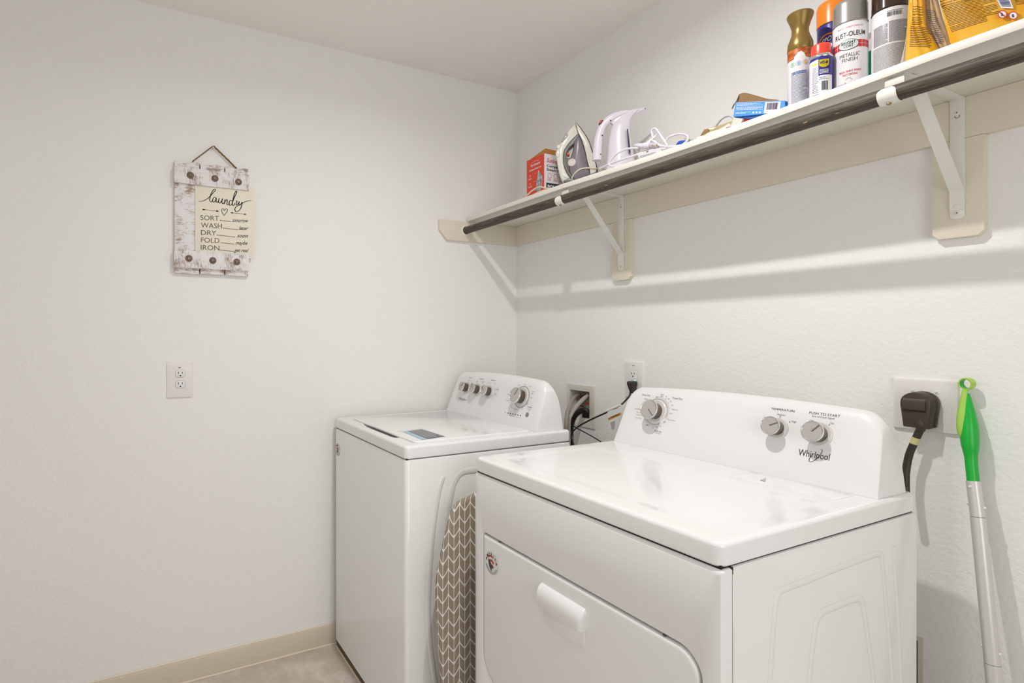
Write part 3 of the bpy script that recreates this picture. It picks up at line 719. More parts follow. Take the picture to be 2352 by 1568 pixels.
wt('SOIL LEVEL', 1081, 868, .0034, a); wt('WATER LEVEL', 1106, 871, .0034, a); wt('TEMPERATURE', 1133, 874, .0034, a)
for s, x, y in (('Auto', 1077, 874.5), ('Deep', 1096, 876), ('Clean', 1095, 878.5), ('Deep Water', 1110, 877), ('Wash', 1108, 880), ('Tap Cold', 1123, 879), ('Warm', 1137, 881), ('Hot', 1143, 891), ('w/Cold Rinse', 1142, 895), ('Cool', 1138, 904), ('w/Rinse', 1138, 907), ('Delicate', 1192, 885), ('Normal', 1206, 883), ('Casual', 1219, 888), ('Towels w/', 1225, 900), ('Bulky', 1223, 904), ('Colors', 1221, 914), ('Quick', 1211, 926), ('Wash', 1210, 929), ('Whites', 1168, 906), ('Heavy Duty', 1166, 920), ('Rinse &', 1174, 932), ('Spin', 1175, 936), ('Drain', 1199, 936), ('& Spin', 1198, 940), ('Clean Washer', 1184, 940), ('Soak', 1183, 945), ('Sensing', 1160, 947), ('Fill', 1164.5, 953.5), ('Wash', 1171, 954), ('Rinse', 1176.5, 955.5), ('Spin', 1182, 957), ('Done', 1188, 958.5), ('Locked', 1194, 960)):
    wt(s, x, y, .0030)
wt('Start/Pause', 1216.5, 936, .0040, a)
for s, x, y in (('Push and hold', 1216, 940), ('to start', 1215, 943)): wt(s, x, y, .0026)
def logo(parent, FC, pl, pr_, size):
    L, R_ = FC.at(*pl, .0009), FC.at(*pr_, .0009); wd_ = (R_-L).length; d = (R_-L)/wd_
    mp = lambda a_, b_: L+d*a_+FU*b_
    a = MB(); text(a, 'Whirlpool', mp, 0, 0, size, width=wd_, align='L', bold=-.004)
    # swoosh round the p
    c = wd_*.56
    st = [(wd_*(.56+.17*math.cos(q)*1.0+.06*math.sin(q)), size*(.38+.95*math.sin(q)*.95+.55*math.cos(q))) for q in [math.radians(k) for k in range(-205, 62, 14)]]
    stroke(a, st, mp, size*.065, 2); FC.snap(a, .0005)
    a.build('logo', M_inkb, parent)
logo(co, FW, (1053, 917), (1070, 920.5), .0105)
badge(t, at_y(776, 1032, wy0).x, wy0, .813, .0265)
for x, y in ((wx0+.06, wy0+.05), (wx1-.06, wy0+.05), (wx0+.06, wy1-.05), (wx1-.06, wy1-.05)):
    MB().lathe([(.0001, 0), (.02, 0), (.02, .012), (.008, .014), (.008, .032), (.0001, .032)], (x, y, 0), n=20).build('foot', M_black, t)
mb = MB(); mb.box((wx0+.004, wy0+.006, .002), (wx1-.004, wy1-.02, .0305)); gapb = mb.build('gap_shade', mat('gap_shade_brown', (92, 78, 60), .8), t)  # dark brown box under the cabinet stands in for shade in the gap
MB().box((wx0+.002, wy0+.0005, .0005), (wx1-.002, wy0+.0065, .0035), .001).build('floor_strip', M_caulk, gapb)
X = wx1
def yz(l, x): return [(at_x(px_, py_, x).y, at_x(px_, py_, x).z) for px_, py_ in l]
ridge(t, yz(((1017, 1098), (1008, 1130), (996, 1210), (988, 1300), (984, 1400), (988, 1480), (1000, 1568), (1012, 1640)), X), .0085, X)
ridge(t, yz(((1100, 1078), (1062, 1085), (1044, 1108), (1036, 1140), (1026, 1200), (1014, 1290), (1008, 1400), (1012, 1500), (1026, 1600)), X), .010, X, h=.22)

MB().box((wx0+.0055, wy0+.0055, DB-.003), (wx1-.0055, wy1-.01, DB+.004)).build('deck_seam', M_dark, W_)
# ---- dryer
dx0, dx1, dy0, dy1 = .903, 1.641, -.826, -.168
t = D_ = thing('clothes_dryer', ((dx0+dx1)/2, (dy0+dy1)/2, 0), 'white clothes dryer in the foreground with a large drop-down door', 'dryer')
# body behind the front panel
mb = MB(); mb.loft([RR(dx0, dx1, dy0+.027, dy1, .008, .03), RR(dx0, dx1, dy0+.027, dy1, .008, DB-.008), RR(dx0+.003, dx1-.003, dy0+.027, dy1-.003, .008, DB-.002), RR(dx0+.009, dx1-.009, dy0+.033, dy1-.009, .008, DB)])
mb.build('cabinet', M_enamel2, t)
# wrap-round front panel with the opening for the door
fz0, fz1 = .03, DB-.0015
R4 = lambda q: (.075+q, .075+q, .05+q, .012+q)          # corner radii x0z0, x1z0, x1z1, x0z1
ddx0, ddx1, ddz0, ddz1 = .9405, 1.6080, .3420, .7430
def dl(i, y): return RRxz(ddx0+i, ddx1-i, ddz0+i, ddz1-i, tuple(max(.003, q-i) for q in R4(0)), y, 10)
mb = MB(); yf = dy0
mb.loft([RRxz(dx0, dx1, fz0, fz1, .004, dy0+.0255, 10), RRxz(dx0, dx1, fz0, fz1, .004, yf+.012, 10), RRxz(dx0+.0012, dx1-.0012, fz0, fz1-.001, .004, yf+.006, 10), RRxz(dx0+.004, dx1-.004, fz0+.003, fz1-.004, .004, yf+.0018, 10), RRxz(dx0+.010, dx1-.010, fz0+.008, fz1-.009, .004, yf, 10),
         dl(0, yf), dl(.0022, yf+.0008), dl(.004, yf+.003), dl(.0052, yf+.007), dl(.0056, yf+.013)], cap0=False, cap1=False)
mb.build('front_panel', M_enamel, t)
mb = MB(); mb.loft([dl(.003, yf+.0125), dl(.014, yf+.0125)], cap0=False, cap1=False, smooth=False); mb.build('groove_shade', M_dark, t)  # dark flat ring set into the door groove to paint its shade
mb = MB(); mb.loft([dl(.0092, yf+.014), dl(.0092, yf+.004), dl(.0099, yf+.0012), dl(.0122, yf-.0006), dl(.017, yf-.0012)])
door = mb.build('door', M_enamel, t)
# recessed-look bulge and pull of the door handle
hx0, hx1 = 1.190, 1.3375
a = MB()
loops = []
for k in range(11):
    z = .6995-.0455*k/10; p = [0.0015, .0095, .0140, .0168, .0184, .0192, .0196, .0197, .0197, .0196, .0190][k]
    ins = [.004, .0012, .0003, 0, 0, 0, 0, 0, 0, 0, .0005][k]
    loops.append(RR(hx0+ins, hx1-ins, yf-.001-p, yf-.0005, (min(.010, p*.6), min(.010, p*.6), .0004, .0004), z, 5))
a.loft(loops); hd = a.build('door_handle', M_plast, door)
a = MB(); zc_ = .655
a.prism([(x, yf-.0012, z) for x, z in rrect(hx0+.012, hx1-.004, .6085, .655, (.024, .020, .001, .001), 8)], (0, -.0022, 0), smooth=True, bev=.002); a.build('handle_backplate', M_enamel, door)
badge(door, at_y(1130, 1296, dy0).x, dy0-.0012, .6690, .0310)
for px_, py_ in ((1146, 1248), (1524, 1464)):
    c = at_y(px_, py_, yf); MB().lathe([(.0001, 0), (.0032, 0), (.0032, .002), (.0001, .002)], (c.x, yf+.0035, ddz1-.0055), (0, -1, 0), 12).build('door_bumper', M_darkchrome, t)
# dark notch and seam at the front right corner
MB().box((dx1-.012, dy0+.0245, DB-.012), (dx1-.0006, dy0+.0290, DB-.0002)).box((dx1-.0065, dy0+.0252, fz0), (dx1-.0007, dy0+.0275, DB-.008)).build('corner_seam', M_dark, t)
MB().box((dx0+.0065, dy0+.0065, DB-.004), (dx1-.0065, dy1-.01, DB+.004)).build('deck_seam', M_dark, t)
# deck
def dh(x, y):
    u = min(x-(dx0+.045), (dx1-.045)-x); v_ = min(y-(dy0+.045), -.425-y)
    d = min(u, v_); h = -.0016*sst(0, .035, d)
    # raised lint screen door
    return h
mb = MB(); deck(mb, dx0+.001, dx1-.001, dy0, dy1, .020, dh, 160, 150); mb.build('top_deck', M_enamel, t)
mb = MB(); mb.loft([RR(1.368, 1.590, -.4035, -.300, (.012, .012, .001, .001), DT-.001), RR(1.368, 1.590, -.4035, -.300, (.012, .012, .001, .001), DT+.0010), RR(1.3692, 1.5888, -.4023, -.300, (.011, .011, .001, .001), DT+.0016)])
ls = mb.build('lint_screen_lid', M_enamel, t)
a = MB(); q = [at_z(*p, DT+.0026) for p in ((1745, 1102), (1759, 1097), (1757, 1105))]; a.add(q, [(0,1,2)], False); a.build('arrow_mark', mat('mark_grey', (196, 192, 190), .5), ls)
co = console(t, .919, 1.629, -.3085)
MB().box((.922, -.3070, DT-.0005), (1.626, -.3000, DT+.0012)).build('console_seam', M_dark, t)
FD = Face(-.3085, co)
knob(co, FD.at(1507, 945), .0300, .034, math.radians(-42))
knob(co, FD.at(1785, 983), .0225, .031, math.radians(28))
knob(co, FD.at(1882, 997), .0240, .031, math.radians(50))
a = MB(); o = FD.mp(1507, 945, .0005); ring(a, o, 0, 0, .0375, .0405, 56); FD.snap(a, .0003)
a.build('dial_ring', MATS['dial_ring_grey'], co)
a = MB(); ring(a, o, 0, 0, .0435, .0441, 56, math.radians(-150), math.radians(95)); FD.snap(a); a.build('dial_line', M_ink2, co)
a, g2_ = MB(), MB()
def dt(s, px_, py_, size, mb, wd=None, **k): word(FD, co, s, px_, py_, size, M_ink if mb is a else M_ink2, 'printed_title' if mb is a else 'printed_setting', wd, **k)
dt('Auto Dry', 1484, 909, .0056, a); dt('Timed Dry', 1555.5, 917, .0056, a); dt('Fluff Air', 1511.5, 992.5, .0056, a)
dt('OFF', 1508.5, 913, .0030, a, bold=.02); dt('OFF', 1526, 970, .0030, a, bold=.02); dt('OFF', 1486, 977, .0030, a, bold=.02)
dt('TEMPERATURE', 1798, 943.5, .0054, a, wd=.0560); dt('PUSH TO START', 1893, 954, .0058, a, wd=.0640)
for s, x, y in (('Heavy', 1521, 907), ('Duty', 1520, 911), ('70', 1530, 912), ('60', 1536, 917), ('50', 1541, 923), ('40', 1543.5, 932), ('Damp Dry', 1550.5, 942), ('20', 1541.5, 951), ('Cool Down', 1542, 966), ('Bulky', 1484, 917), ('Cool Down', 1466, 940), ('Less Dry', 1467.5, 948), ('Normal', 1467, 954), ('More Dry', 1466, 961), ('10', 1500, 984), ('20', 1509, 983), ('30', 1517.5, 980), ('No Heat', 1511, 996)):
    dt(s, x, y, .0036, g2_)
for s, x, y in (('Medium', 1794, 954), ('Low', 1759.5, 960), ('High', 1823.5, 970), ('Off', 1863, 968), ('On', 1911, 974), ('End of Cycle Signal', 1890.5, 960)): dt(s, x, y, .0043, g2_)
for x, y in ((1792.5, 956.5), (1814, 968.5), (1904.5, 975.5)): ring(g2_, FD.mp(x, y), 0, 0, .0009, .0017, 14)
for q in range(-60, 81, 20): ring(g2_, FD.mp(1507, 945), .0475*math.cos(math.radians(q)), .0475*math.sin(math.radians(q)), .0002, .0011, 8)
for q in (-75, -92, -108): ring(g2_, FD.mp(1507, 945), .0475*math.cos(math.radians(q)), .0475*math.sin(math.radians(q)), .0002, .0011, 8)
FD.snap(g2_); g2_.build('setting_dots', M_ink2, co)
logo(co, FD, (1833, 1045), (1904.5, 1057.5), .0155)
X = dx1
ridge(t, yz(((2052, 1262), (2056, 1330), (2063, 1430), (2070, 1568), (2074, 1700), (2076, 1900)), X), .0065, X, h=.36)
ridge(t, yz(((1752, 1900), (1758, 1700), (1768, 1568), (1778, 1420), (1788, 1365), (1803, 1352), (1850, 1334), (1930, 1302), (1995, 1278), (2020, 1272), (2026, 1290), (2036, 1400), (2050, 1568), (2058, 1700), (2066, 1900)), X), .0068, X, h=.34)
ridge(t, yz(((1842, 1900), (1850, 1700), (1858, 1568), (1868, 1470), (1878, 1420), (1895, 1403), (1930, 1388), (1962, 1376), (1978, 1378), (1985, 1410), (1995, 1480), (2006, 1568), (2012, 1700), (2018, 1900)), X), .0075, X, h=.34)
for x, y in ((dx0+.06, dy0+.07), (dx1-.06, dy0+.07), (dx0+.06, dy1-.05), (dx1-.06, dy1-.05)):
    MB().lathe([(.0001, 0), (.02, 0), (.02, .012), (.008, .014), (.008, .032), (.0001, .032)], (x, y, 0), n=20).build('foot', M_black, t)

# ================================================================== hoses and cords by the washer
def tube(name, pts, r, m, parent=None, n=12, **k): return MB().sweep(pts, r, n, True, **k).build(name, m, parent)
M_hose = mat('grey_hose', (150, 141, 134), .45); M_hose2 = mat('light_grey_hose', (174, 167, 160), .45)
def PL(l): return [at_y(a_, b_, c_) for a_, b_, c_ in l]
h = tube('water_hose', PL(((1333, 907, .030), (1322, 910, -.02), (1313, 922, -.09), (1306, 938, -.14), (1302, 955, -.16), (1300, 985, -.17), (1302, 1040, -.14))), .0078, M_hose)
tag(h, 'darker grey rubber water hose bending out of the top left of the valve box', 'hose', 'water hoses in the valve box')
h = tube('water_hose', PL(((1358, 906, .040), (1348, 910, .0), (1336, 920, -.045), (1322, 935, -.09), (1311, 952, -.13), (1306, 972, -.14), (1306, 1040, -.12))), .0085, M_hose2)
tag(h, 'light grey water hose running diagonally across the valve box opening', 'hose', 'water hoses in the valve box')
ex = MB(); path = PL(((1351, 975, .035), (1353, 955, .02), (1346, 943, -.01), (1334, 943, -.035), (1322, 952, -.06), (1315, 965, -.075), (1311, 980, -.08), (1311, 1000, -.08), (1310, 1040, -.08)))
dense = []
for i in range(len(path)-1):
    p0, p1, p2, p3 = path[max(i-1,0)], path[i], path[i+1], path[min(i+2,len(path)-1)]
    for k in range(16):
        u = k/16; dense.append(.5*((2*p1)+(p2-p0)*u+(2*p0-5*p1+4*p2-p3)*u*u+(-p0+3*p1-3*p2+p3)*u**3))
ex.sweep(dense, [.0105 if i % 2 else .0123 for i in range(len(dense))], 16, False)
tag(ex.build('drain_hose', mat('black_corrugated', (44, 40, 36), .4)), 'black ribbed drain hose arching out of the valve box', 'hose')
tag(MB().box(at_y(1330, 927, .004)+Vector((0, 0, -.012)), at_y(1341, 934, .010)+Vector((0,0,.006)), .002).build('hose_clip', M_black), 'small black clip above the ribbed drain hose in the valve box', 'clip')
t = thing('washer_power_cord', tuple(at_y(1450, 880, -.01)), 'thin black power cord plugged into the outlet behind the dryer, carrying a warning tag', 'power cord')
tube('cord', PL(((1448, 895, -.030), (1447, 906, -.035), (1440, 916, -.05), (1425, 930, -.085), (1395, 946, -.095), (1360, 962, -.105), (1330, 978, -.112), (1315, 992, -.114), (1312, 1004, -.112), (1318, 1022, -.10), (1330, 1060, -.09))), .0032, M_black, t)
c = at_y(1450, 890, -.030)
pb = MB(); pb.loft([RRxz(c.x-.006, c.x+.006, c.z-.012, c.z-.006, .003, 0)][:0] or [RR(c.x-w_, c.x+w_, -.036-d_, -.010, .004, c.z+h_) for w_, d_, h_ in ((.0045, -.002, -.020), (.0055, .0, -.012), (.0085, .002, -.004), (.0125, .006, .014), (.0125, .006, .020), (.0095, .003, .024))])
pb.build('plug', mat('plug_black', (50, 44, 38), .4), t)
tg = [at_y(1395, 943, -.097), at_y(1426, 929, -.087)]
a = MB(); a.sweep(tg, .0052, 14, False); tb = a.build('tag_sleeve', mat('tag_white', (232, 230, 226), .4), t)
tagp = [(1395, 945), (1427, 934), (1428, 948), (1421, 962), (1410, 985), (1405, 992), (1400, 982), (1396, 966)]
a = MB(); a.prism(PL([(x, y, -.098) for x, y in tagp]), (0, .0008, 0)); tw = a.build('warning_tag', MATS['tag_white'], t)
a = MB(); a.add(PL([(x, y, -.0985) for x, y in ((1396, 960), (1426, 947), (1427, 952), (1398, 965))]), [(0,1,2,3)], False); a.build('warning_stripe', mat('warning_orange', (232, 150, 48), .5), tw)
a = MB(); text(a, 'WARNING', lambda u, v: at_y(1401+u, 961.8-v-u*.43, -.0988), 0, 0, 4.2, width=22, align='L', bold=.03); a.add([at_y(*p, -.0988) for p in ((1397.5, 963), (1400.5, 961.8), (1399, 959.5))], [(0,1,2)], False); a.build('warning_word', M_inkb, tw)
a = MB(); pmap = lambda u, v: at_y(1399+u, 968+v*1.0-u*.43, -.0985)
r = random.Random(4)
for k in range(8): a.add([pmap(3+k*.5, 4+k*2.3), pmap(14-k*.2, 4+k*2.3), pmap(14-k*.2, 5+k*2.3), pmap(3+k*.5, 5+k*2.3)], [(0,1,2,3)], False)
a.build('tag_print', M_ink2, tw)
t2 = tube('control_cable', PL(((1306, 972, -.108), (1318, 979, -.100), (1340, 991, -.094), (1360, 1002, -.088), (1380, 1014, -.08), (1400, 1028, -.075))), .0022, M_black)
tag(t2, 'thin black cable crossing below the warning tag and running behind the dryer', 'cable')
t2 = tube('wire_bundle', PL(((1307, 972, -.100), (1309, 990, -.099), (1311, 1004, -.099), (1313, 1020, -.095), (1324, 1060, -.08))), .0046, M_black)
tag(t2, 'dark wire bundle wrapped with yellow tape beside the washer', 'cable')
c0, c1 = PL(((1310, 1001, -.1000), (1312, 1010, -.0998)))
tp = MB().sweep([c0, c1], .0066, 14, False).build('tape_wrap', mat('yellow_tape', (216, 208, 116), .5)); tp.parent = t2

# dryer cord and plug
t = thing('dryer_power_cord', (1.586, -.03, 1.07), 'thick black dryer cord with an angled plug in the large outlet plate', 'power cord')
M_plug = mat('brown_black_plug', (64, 54, 45), .38)
# plug body: round back with a squared foot, stacked plates
def plug_loop(y, s, cx=1.5815, cz=1.108):
    pts = [(-.0225, -.047), (.0225, -.047), (.0265, -.012), (.0285, .004)] + [(.0285*math.cos(a_), .012+.0245*math.sin(a_)) for a_ in [k*math.pi/12 for k in range(0, 13)]] + [(-.0285, .004), (-.0265, -.012)]
    return [Vector((cx+a_*s, y, cz+b_*s)) for a_, b_ in pts]
pbm = MB().loft([plug_loop(-.010, .97, 1.594, 1.109), plug_loop(-.020, 1.0, 1.594, 1.109), plug_loop(-.0215, .9, 1.593, 1.109), plug_loop(-.024, .9, 1.592, 1.108), plug_loop(-.0255, 1.0, 1.591, 1.108), plug_loop(-.040, 1.0, 1.588, 1.107), plug_loop(-.043, .97, 1.587, 1.107), plug_loop(-.044, .90, 1.587, 1.107)])
pg = pbm.build('plug', M_plug, t)
MB().loft([[Vector((x_*s+1.583, y_, z_)) for x_, y_, z_ in ((-.022, -.0435, 1.100), (.022, -.0435, 1.100), (.022, -.0495, 1.103), (-.022, -.0495, 1.103))] if False else [Vector((1.583+dx_, y_, z_)) for dx_ in (-.0215, .0215) for y_, z_ in ()] or [Vector((1.5865-.0215*s, -.0435, z_)), Vector((1.5865+.0215*s, -.0435, z_)), Vector((1.5865+.0215*s, -.0435-d_, z_)), Vector((1.5865-.0215*s, -.0435-d_, z_))] for s, z_, d_ in ((1, 1.098, .001), (1, 1.103, .006), (1, 1.118, .0065), (.98, 1.128, .001))], smooth=False).build('plug_grip', M_plug, pg)
cp = PL(((2114, 985, -.030), (2107, 1000, -.032), (2098, 1020, -.034), (2088, 1045, -.036), (2082, 1075, -.040), (2080, 1100, -.045), (2081, 1150, -.055)))
MB().sweep([at_y(2117, 955, -.034), at_y(2116, 975, -.036), at_y(2114, 988, -.033)], [.0075, .0105, .0085], 18).build('cord_boot', M_plug, pg)
tube('cord', cp, .0078, mat('thick_black_cord', (46, 42, 34), .45), t, 16)
MB().sweep([cp[1].lerp(cp[2], .25), cp[1].lerp(cp[2], .95)], .0084, 18, False).build('cord_label', mat('gold_label', (206, 196, 140), .35), t)

# ================================================================== ironing board between the machines
t = thing('ironing_board', (.785, -.70, 0), 'ironing board in a taupe and white arrow patterned cover, upright between washer and dryer', 'ironing board')
ol = [(at_x(px_, py_, .80).y, at_x(px_, py_, .80).z) for px_, py_ in ((1016, 1568), (1010, 1450), (1005, 1375), (1008, 1320), (1020, 1260), (1034, 1200), (1047, 1164), (1062, 1150), (1080, 1142))]
ymid = -.715
front = [(y, z) for y, z in ol]; low = [(-.862, .12), (-.845, .03)][::-1]
half = low+front
full = half+[(ymid, .806)]+[(2*ymid-y, z) for y, z in half[::-1]]
dense = []
for i in range(len(full)-1):
    p0, p1, p2, p3 = [Vector(full[max(0, min(len(full)-1, j))]+(0,)) for j in (i-1, i, i+1, i+2)]
    for k in range(5):
        u = k/5; dense.append(.5*((2*p1)+(p2-p0)*u+(2*p0-5*p1+4*p2-p3)*u*u+(-p0+3*p1-3*p2+p3)*u**3))
dense.append(Vector(full[-1]+(0,)))
P = [Vector((.770, p.x, p.y)) for p in dense]
mb = MB(); nrm = Vector((1,0,0)); Lp = []
for d_, x_ in ((.006, .782), (.001, .784), (0, .787), (0, .790), (.002, .795), (.006, .798), (.012, .800)):
    Lp.append([Vector((x_, q.y, q.z)) for q in inset(P, nrm, d_)])
mb.loft(Lp); mb.build('board_cover', M_weave, t)
for dy in (-.09, .09):
    MB().sweep([(.755, ymid+dy, .70), (.750, ymid+dy*1.1, .12), (.752, ymid+dy*1.4, .03)], .009, 12).build('leg', M_metalw, t)
MB().sweep([(.752, ymid-.126, .03), (.752, ymid+.126, .03)], .009, 12).build('foot_bar', M_metalw, t)

# ================================================================== mop pole leaning on the wall
def pole_y(py): return -.022-(py-868)/(1568-868)*.060
def mp_(px_, py_): return at_y(px_, py_, pole_y(py_))
top = mp_(2221, 880); j1 = mp_(2235, 1105); j2 = mp_(2245.5, 1186); j3 = mp_(2281, 1524)
axis = (mp_(2225, 1010)-mp_(2281, 1524)).normalized()
def along(py_):   # point on the pole's axis at a photo height
    cxs = [(868, 2221), (985, 2226), (1060, 2231), (1105, 2235.5), (1186, 2246), (1300, 2257.5), (1400, 2267.5), (1500, 2277.5), (1568, 2284)]
    for (a_, xa), (b_, xb) in zip(cxs, cxs[1:]):
        if a_ <= py_ <= b_: return mp_(xa+(xb-xa)*(py_-a_)/(b_-a_), py_)
p0, p1 = along(1105), along(1560)
dirn = (p1-p0).normalized(); foot = p0+dirn*((p0.z-.05)/-dirn.z)
t = thing('mop', tuple(foot), 'mop with a green plastic grip and silver pole leaning on the back wall', 'mop')
M_green = mat('green_plastic', (20, 178, 56), .3); M_lime = mat('lime_plastic', (168, 210, 88), .45); M_alu = mat('silver_pole', (216, 214, 210), .34, metal=.3)
gp = [along(q) for q in (903, 925, 950, 985, 1020, 1045, 1065, 1105)]
MB().sweep(gp, [.0035, .0085, .0130, .0178, .0166, .0128, .0118, .0118], 28, up=(1, 0, 0), flat=.9).build('grip', M_green, t)
# lime inlay along the left front of the grip
inl = [along(q)+Vector((-.0035-w_*.35, -w_*.52, 0)) for q, w_ in ((895, .001), (908, .0035), (925, .0070), (945, .0115), (965, .0150), (985, .0168), (1000, .0160), (1012, .0145))]
MB().sweep(inl, [.0050, .0058, .0072, .0086, .0092, .0086, .0062, .0015], 20).build('grip_inlay', M_lime, t)
c = mp_(2221.5, 881); rn = Vector((-.22, -.97, -.05)).normalized()
rg = MB(); rx = rn.orthogonal().normalized(); ry = rn.cross(rx)
prof = [(.0112, -.011), (.0138, -.0115), (.0146, -.008), (.0146, .008), (.0138, .0115), (.0112, .011), (.0110, 0)]
loops = []
for k in range(41):
    a_ = 2*math.pi*k/40; dd = rx*math.cos(a_)+ry*math.sin(a_); loops.append([c+dd*r_*.92+rn*h_*.6 for r_, h_ in prof])
rg.loft(loops, False, False); rg.build('hanging_ring', M_lime, t)
loops = [[c+(rx*math.cos(2*math.pi*k/40)+ry*math.sin(2*math.pi*k/40))*.0100+rn*h_ for k in range(40)] for h_ in (-.0065, .0065)]
MB().loft(loops, False, False).build('ring_liner', M_green, t)
q0 = along(1104); q1 = along(1186); q2 = along(1524); q3 = foot
MB().sweep([q0, q1], .0124, 28, False).build('pole_section', M_alu, t)
MB().sweep([q1-(q1-q0).normalized()*-.0008, q2], .0130, 28, False).build('pole_section', M_alu, t)
MB().sweep([q2+(q2-q1).normalized()*.0008, q3], .0136, 28, False).build('pole_section', M_alu, t)
MB().sweep([q1-dirn*.001, q1+dirn*.0015], .0118, 20, False).sweep([q2-dirn*.001, q2+dirn*.0015], .0122, 20, False).build('pole_joint', M_dark, t)
for px_, py_, s in ((2233, 1116, .003), (2229.5, 1159, .0042), (2257, 1163, .003), (2263, 1489, .0046), (2293, 1495, .003)):
    b0 = mp_(px_, py_)
    ax_ = along(py_); o = (b0-ax_); o.z = 0
    o = ax_+(o.normalized()*.0125 if o.length > .004 else Vector((-.2, -1, 0)).normalized()*.0122)
    MB().lathe([(s, -.002), (s, .0012), (s*.7, .0026), (.0001, .003)], o, (o-ax_).normalized(), 14).build('pole_button', M_plast, t)
MB().box(foot+Vector((-.16, -.045, -.05)), foot+Vector((.16, .045, -.028)), .008).build('mop_head', M_green, t)
MB().sweep([foot+Vector((0,0,-.03)), foot], .012, 16, False).build('swivel', M_plast, t)

# ================================================================== things on the shelf
def top(x, y=-.24): return SH0+SHT+sz(x)-sag(x, y)
# ---- steam iron carton
bx0, bx1 = .402, .520; byf = -.255; bz0 = top(.4)
t = thing('iron_box', (bx0, byf, bz0), 'red and white steam iron carton with an open flap at the left of the shelf', 'carton')
A = at_y(1210, 371, byf); B = at_y(1250, 352, byf)
x0, x1 = A.x, B.x; ztop_ = B.z; yb_ = byf+.13
# red end faces -y side, white face turns to the right (+x)
M_card = mat('brown_card', (176, 122, 58), .8); M_red = mat('carton_red', (214, 62, 40), .45); M_cw = mat('carton_white', (226, 220, 222), .45)
MB().add([(x0, byf, bz0), (x1, byf, bz0), (x1, byf, ztop_), (x0, byf, ztop_)], [(0,1,2,3)], False).add([(x0, yb_, bz0), (x0, byf, bz0), (x0, byf, ztop_), (x0, yb_, ztop_)], [(0,1,2,3)], False).build('red_panels', M_red, t)
MB().add([(x1, byf, bz0), (x1, yb_, bz0), (x1, yb_, ztop_), (x1, byf, ztop_)], [(0,1,2,3)], False).add([(x1, yb_, bz0), (x0, yb_, bz0), (x0, yb_, ztop_), (x1, yb_, ztop_)], [(0,1,2,3)], False).build('white_panels', M_cw, t)
MB().add([(x0+.001, byf+.001, bz0+.001), (x1-.001, byf+.001, bz0+.001), (x1-.001, yb_-.001, bz0+.001), (x0+.001, yb_-.001, bz0+.001), (x0+.001, byf+.001, ztop_-.001), (x1-.001, byf+.001, ztop_-.001), (x1-.001, yb_-.001, ztop_-.001), (x0+.001, yb_-.001, ztop_-.001)], [(0,1,2,3), (0,1,5,4), (1,2,6,5), (2,3,7,6), (3,0,4,7)], False).build('inner_card', M_card, t)
fp = [at_y(1212, 370, byf+.004), at_y(1252, 341, byf+.060), at_y(1288, 349, byf+.112), at_y(1288, 366, byf+.112), at_y(1252, 360, byf+.03)]
MB().prism(fp, (0, .0012, .001)).build('open_flap', M_card, t)
fm = lambda u, v: Vector((x0+u, byf-.0005, bz0+v)); Wd = x1-x0; Hh = ztop_-bz0
wm = lambda u, v: Vector((x1+.0005, byf+u, bz0+v))
a = MB(); text(a, 'Sunbeam', fm, Wd*.5, Hh*.80, Hh*.065, width=Wd*.56, shear=.3, bold=.015); text(a, 'Compact Steam Iron', fm, Wd*.5, Hh*.70, Hh*.040, width=Wd*.70, bold=.03)
for k, v_ in enumerate((.58, .38, .16)):
    ring(a, fm, Wd*.2, Hh*v_, .0035, .0045, 16); lines(a, fm, Wd*.10, Wd*.32, Hh*(v_-.09), Hh*(v_-.045), 2, k, wmin=.002, wmax=.008); patch(a, fm, Wd*.42, Wd*.62, Hh*(v_+.02), Hh*(v_+.024))
ring(a, lambda u, v: fm(Wd*.5+u*2.2, Hh*.85+v), 0, -.006, .0145, .0155, 20, math.radians(50), math.radians(130))
a.build('white_print', M_cw, t)
a = MB(); a.add([fm(Wd*u, Hh*v) for u, v in ((.68,.66),(.90,.46),(.92,.38),(.84,.16),(.76,.14),(.70,.06),(.60,.10),(.55,.26),(.60,.44))], [tuple(range(9))], False); a.build('iron_picture', mat('iron_picture_grey', (190, 198, 202), .4, var=((120, 136, 142), 60, .4, .6)), t)
a = MB(); a.add([tuple(Vector(fm(Wd*u, Hh*v))+Vector((0, -.0004, 0))) for u, v in ((.80,.42),(.84,.36),(.80,.20),(.75,.22),(.79,.34))], [(0,1,2,3,4)], False); a.build('picture_handle', M_red, t)
Wb = yb_-byf
a = MB(); text(a, 'Sunbeam', wm, .012, Hh*.80, Hh*.10, width=.075, align='L', shear=.3, bold=.01)
for k in range(3): ring(a, wm, .026+.030*k, Hh*.48, .0085, .0098, 24); lines(a, wm, .016+.030*k, .036+.030*k, Hh*.36, Hh*.41, 2, k+9, wmin=.002, wmax=.006)
a.build('red_print', mat('print_red', (186, 44, 56), .5), t)
a = MB(); text(a, 'Compact', wm, .012, Hh*.685, Hh*.060, width=.072, align='L', bold=.02); text(a, 'Steam Iron', wm, .012, Hh*.595, Hh*.060, width=.086, align='L', bold=.02); a.build('black_print', M_inkb, t)
a = MB(); patch(a, wm, .010, Wb-.002, Hh*.03, Hh*.30); a.build('navy_band', mat('band_navy', (38, 48, 58), .5), t)
wm2 = lambda u, v: wm(u, v)+Vector((.0005, 0, 0))
a = MB(); text(a, 'POWER', wm2, .016, Hh*.155, Hh*.095, width=.075, align='L', bold=.03); text(a, 'Shot of Steam', wm2, .016, Hh*.055, Hh*.055, width=.085, align='L', bold=.02); a.build('band_print', M_cw, t)

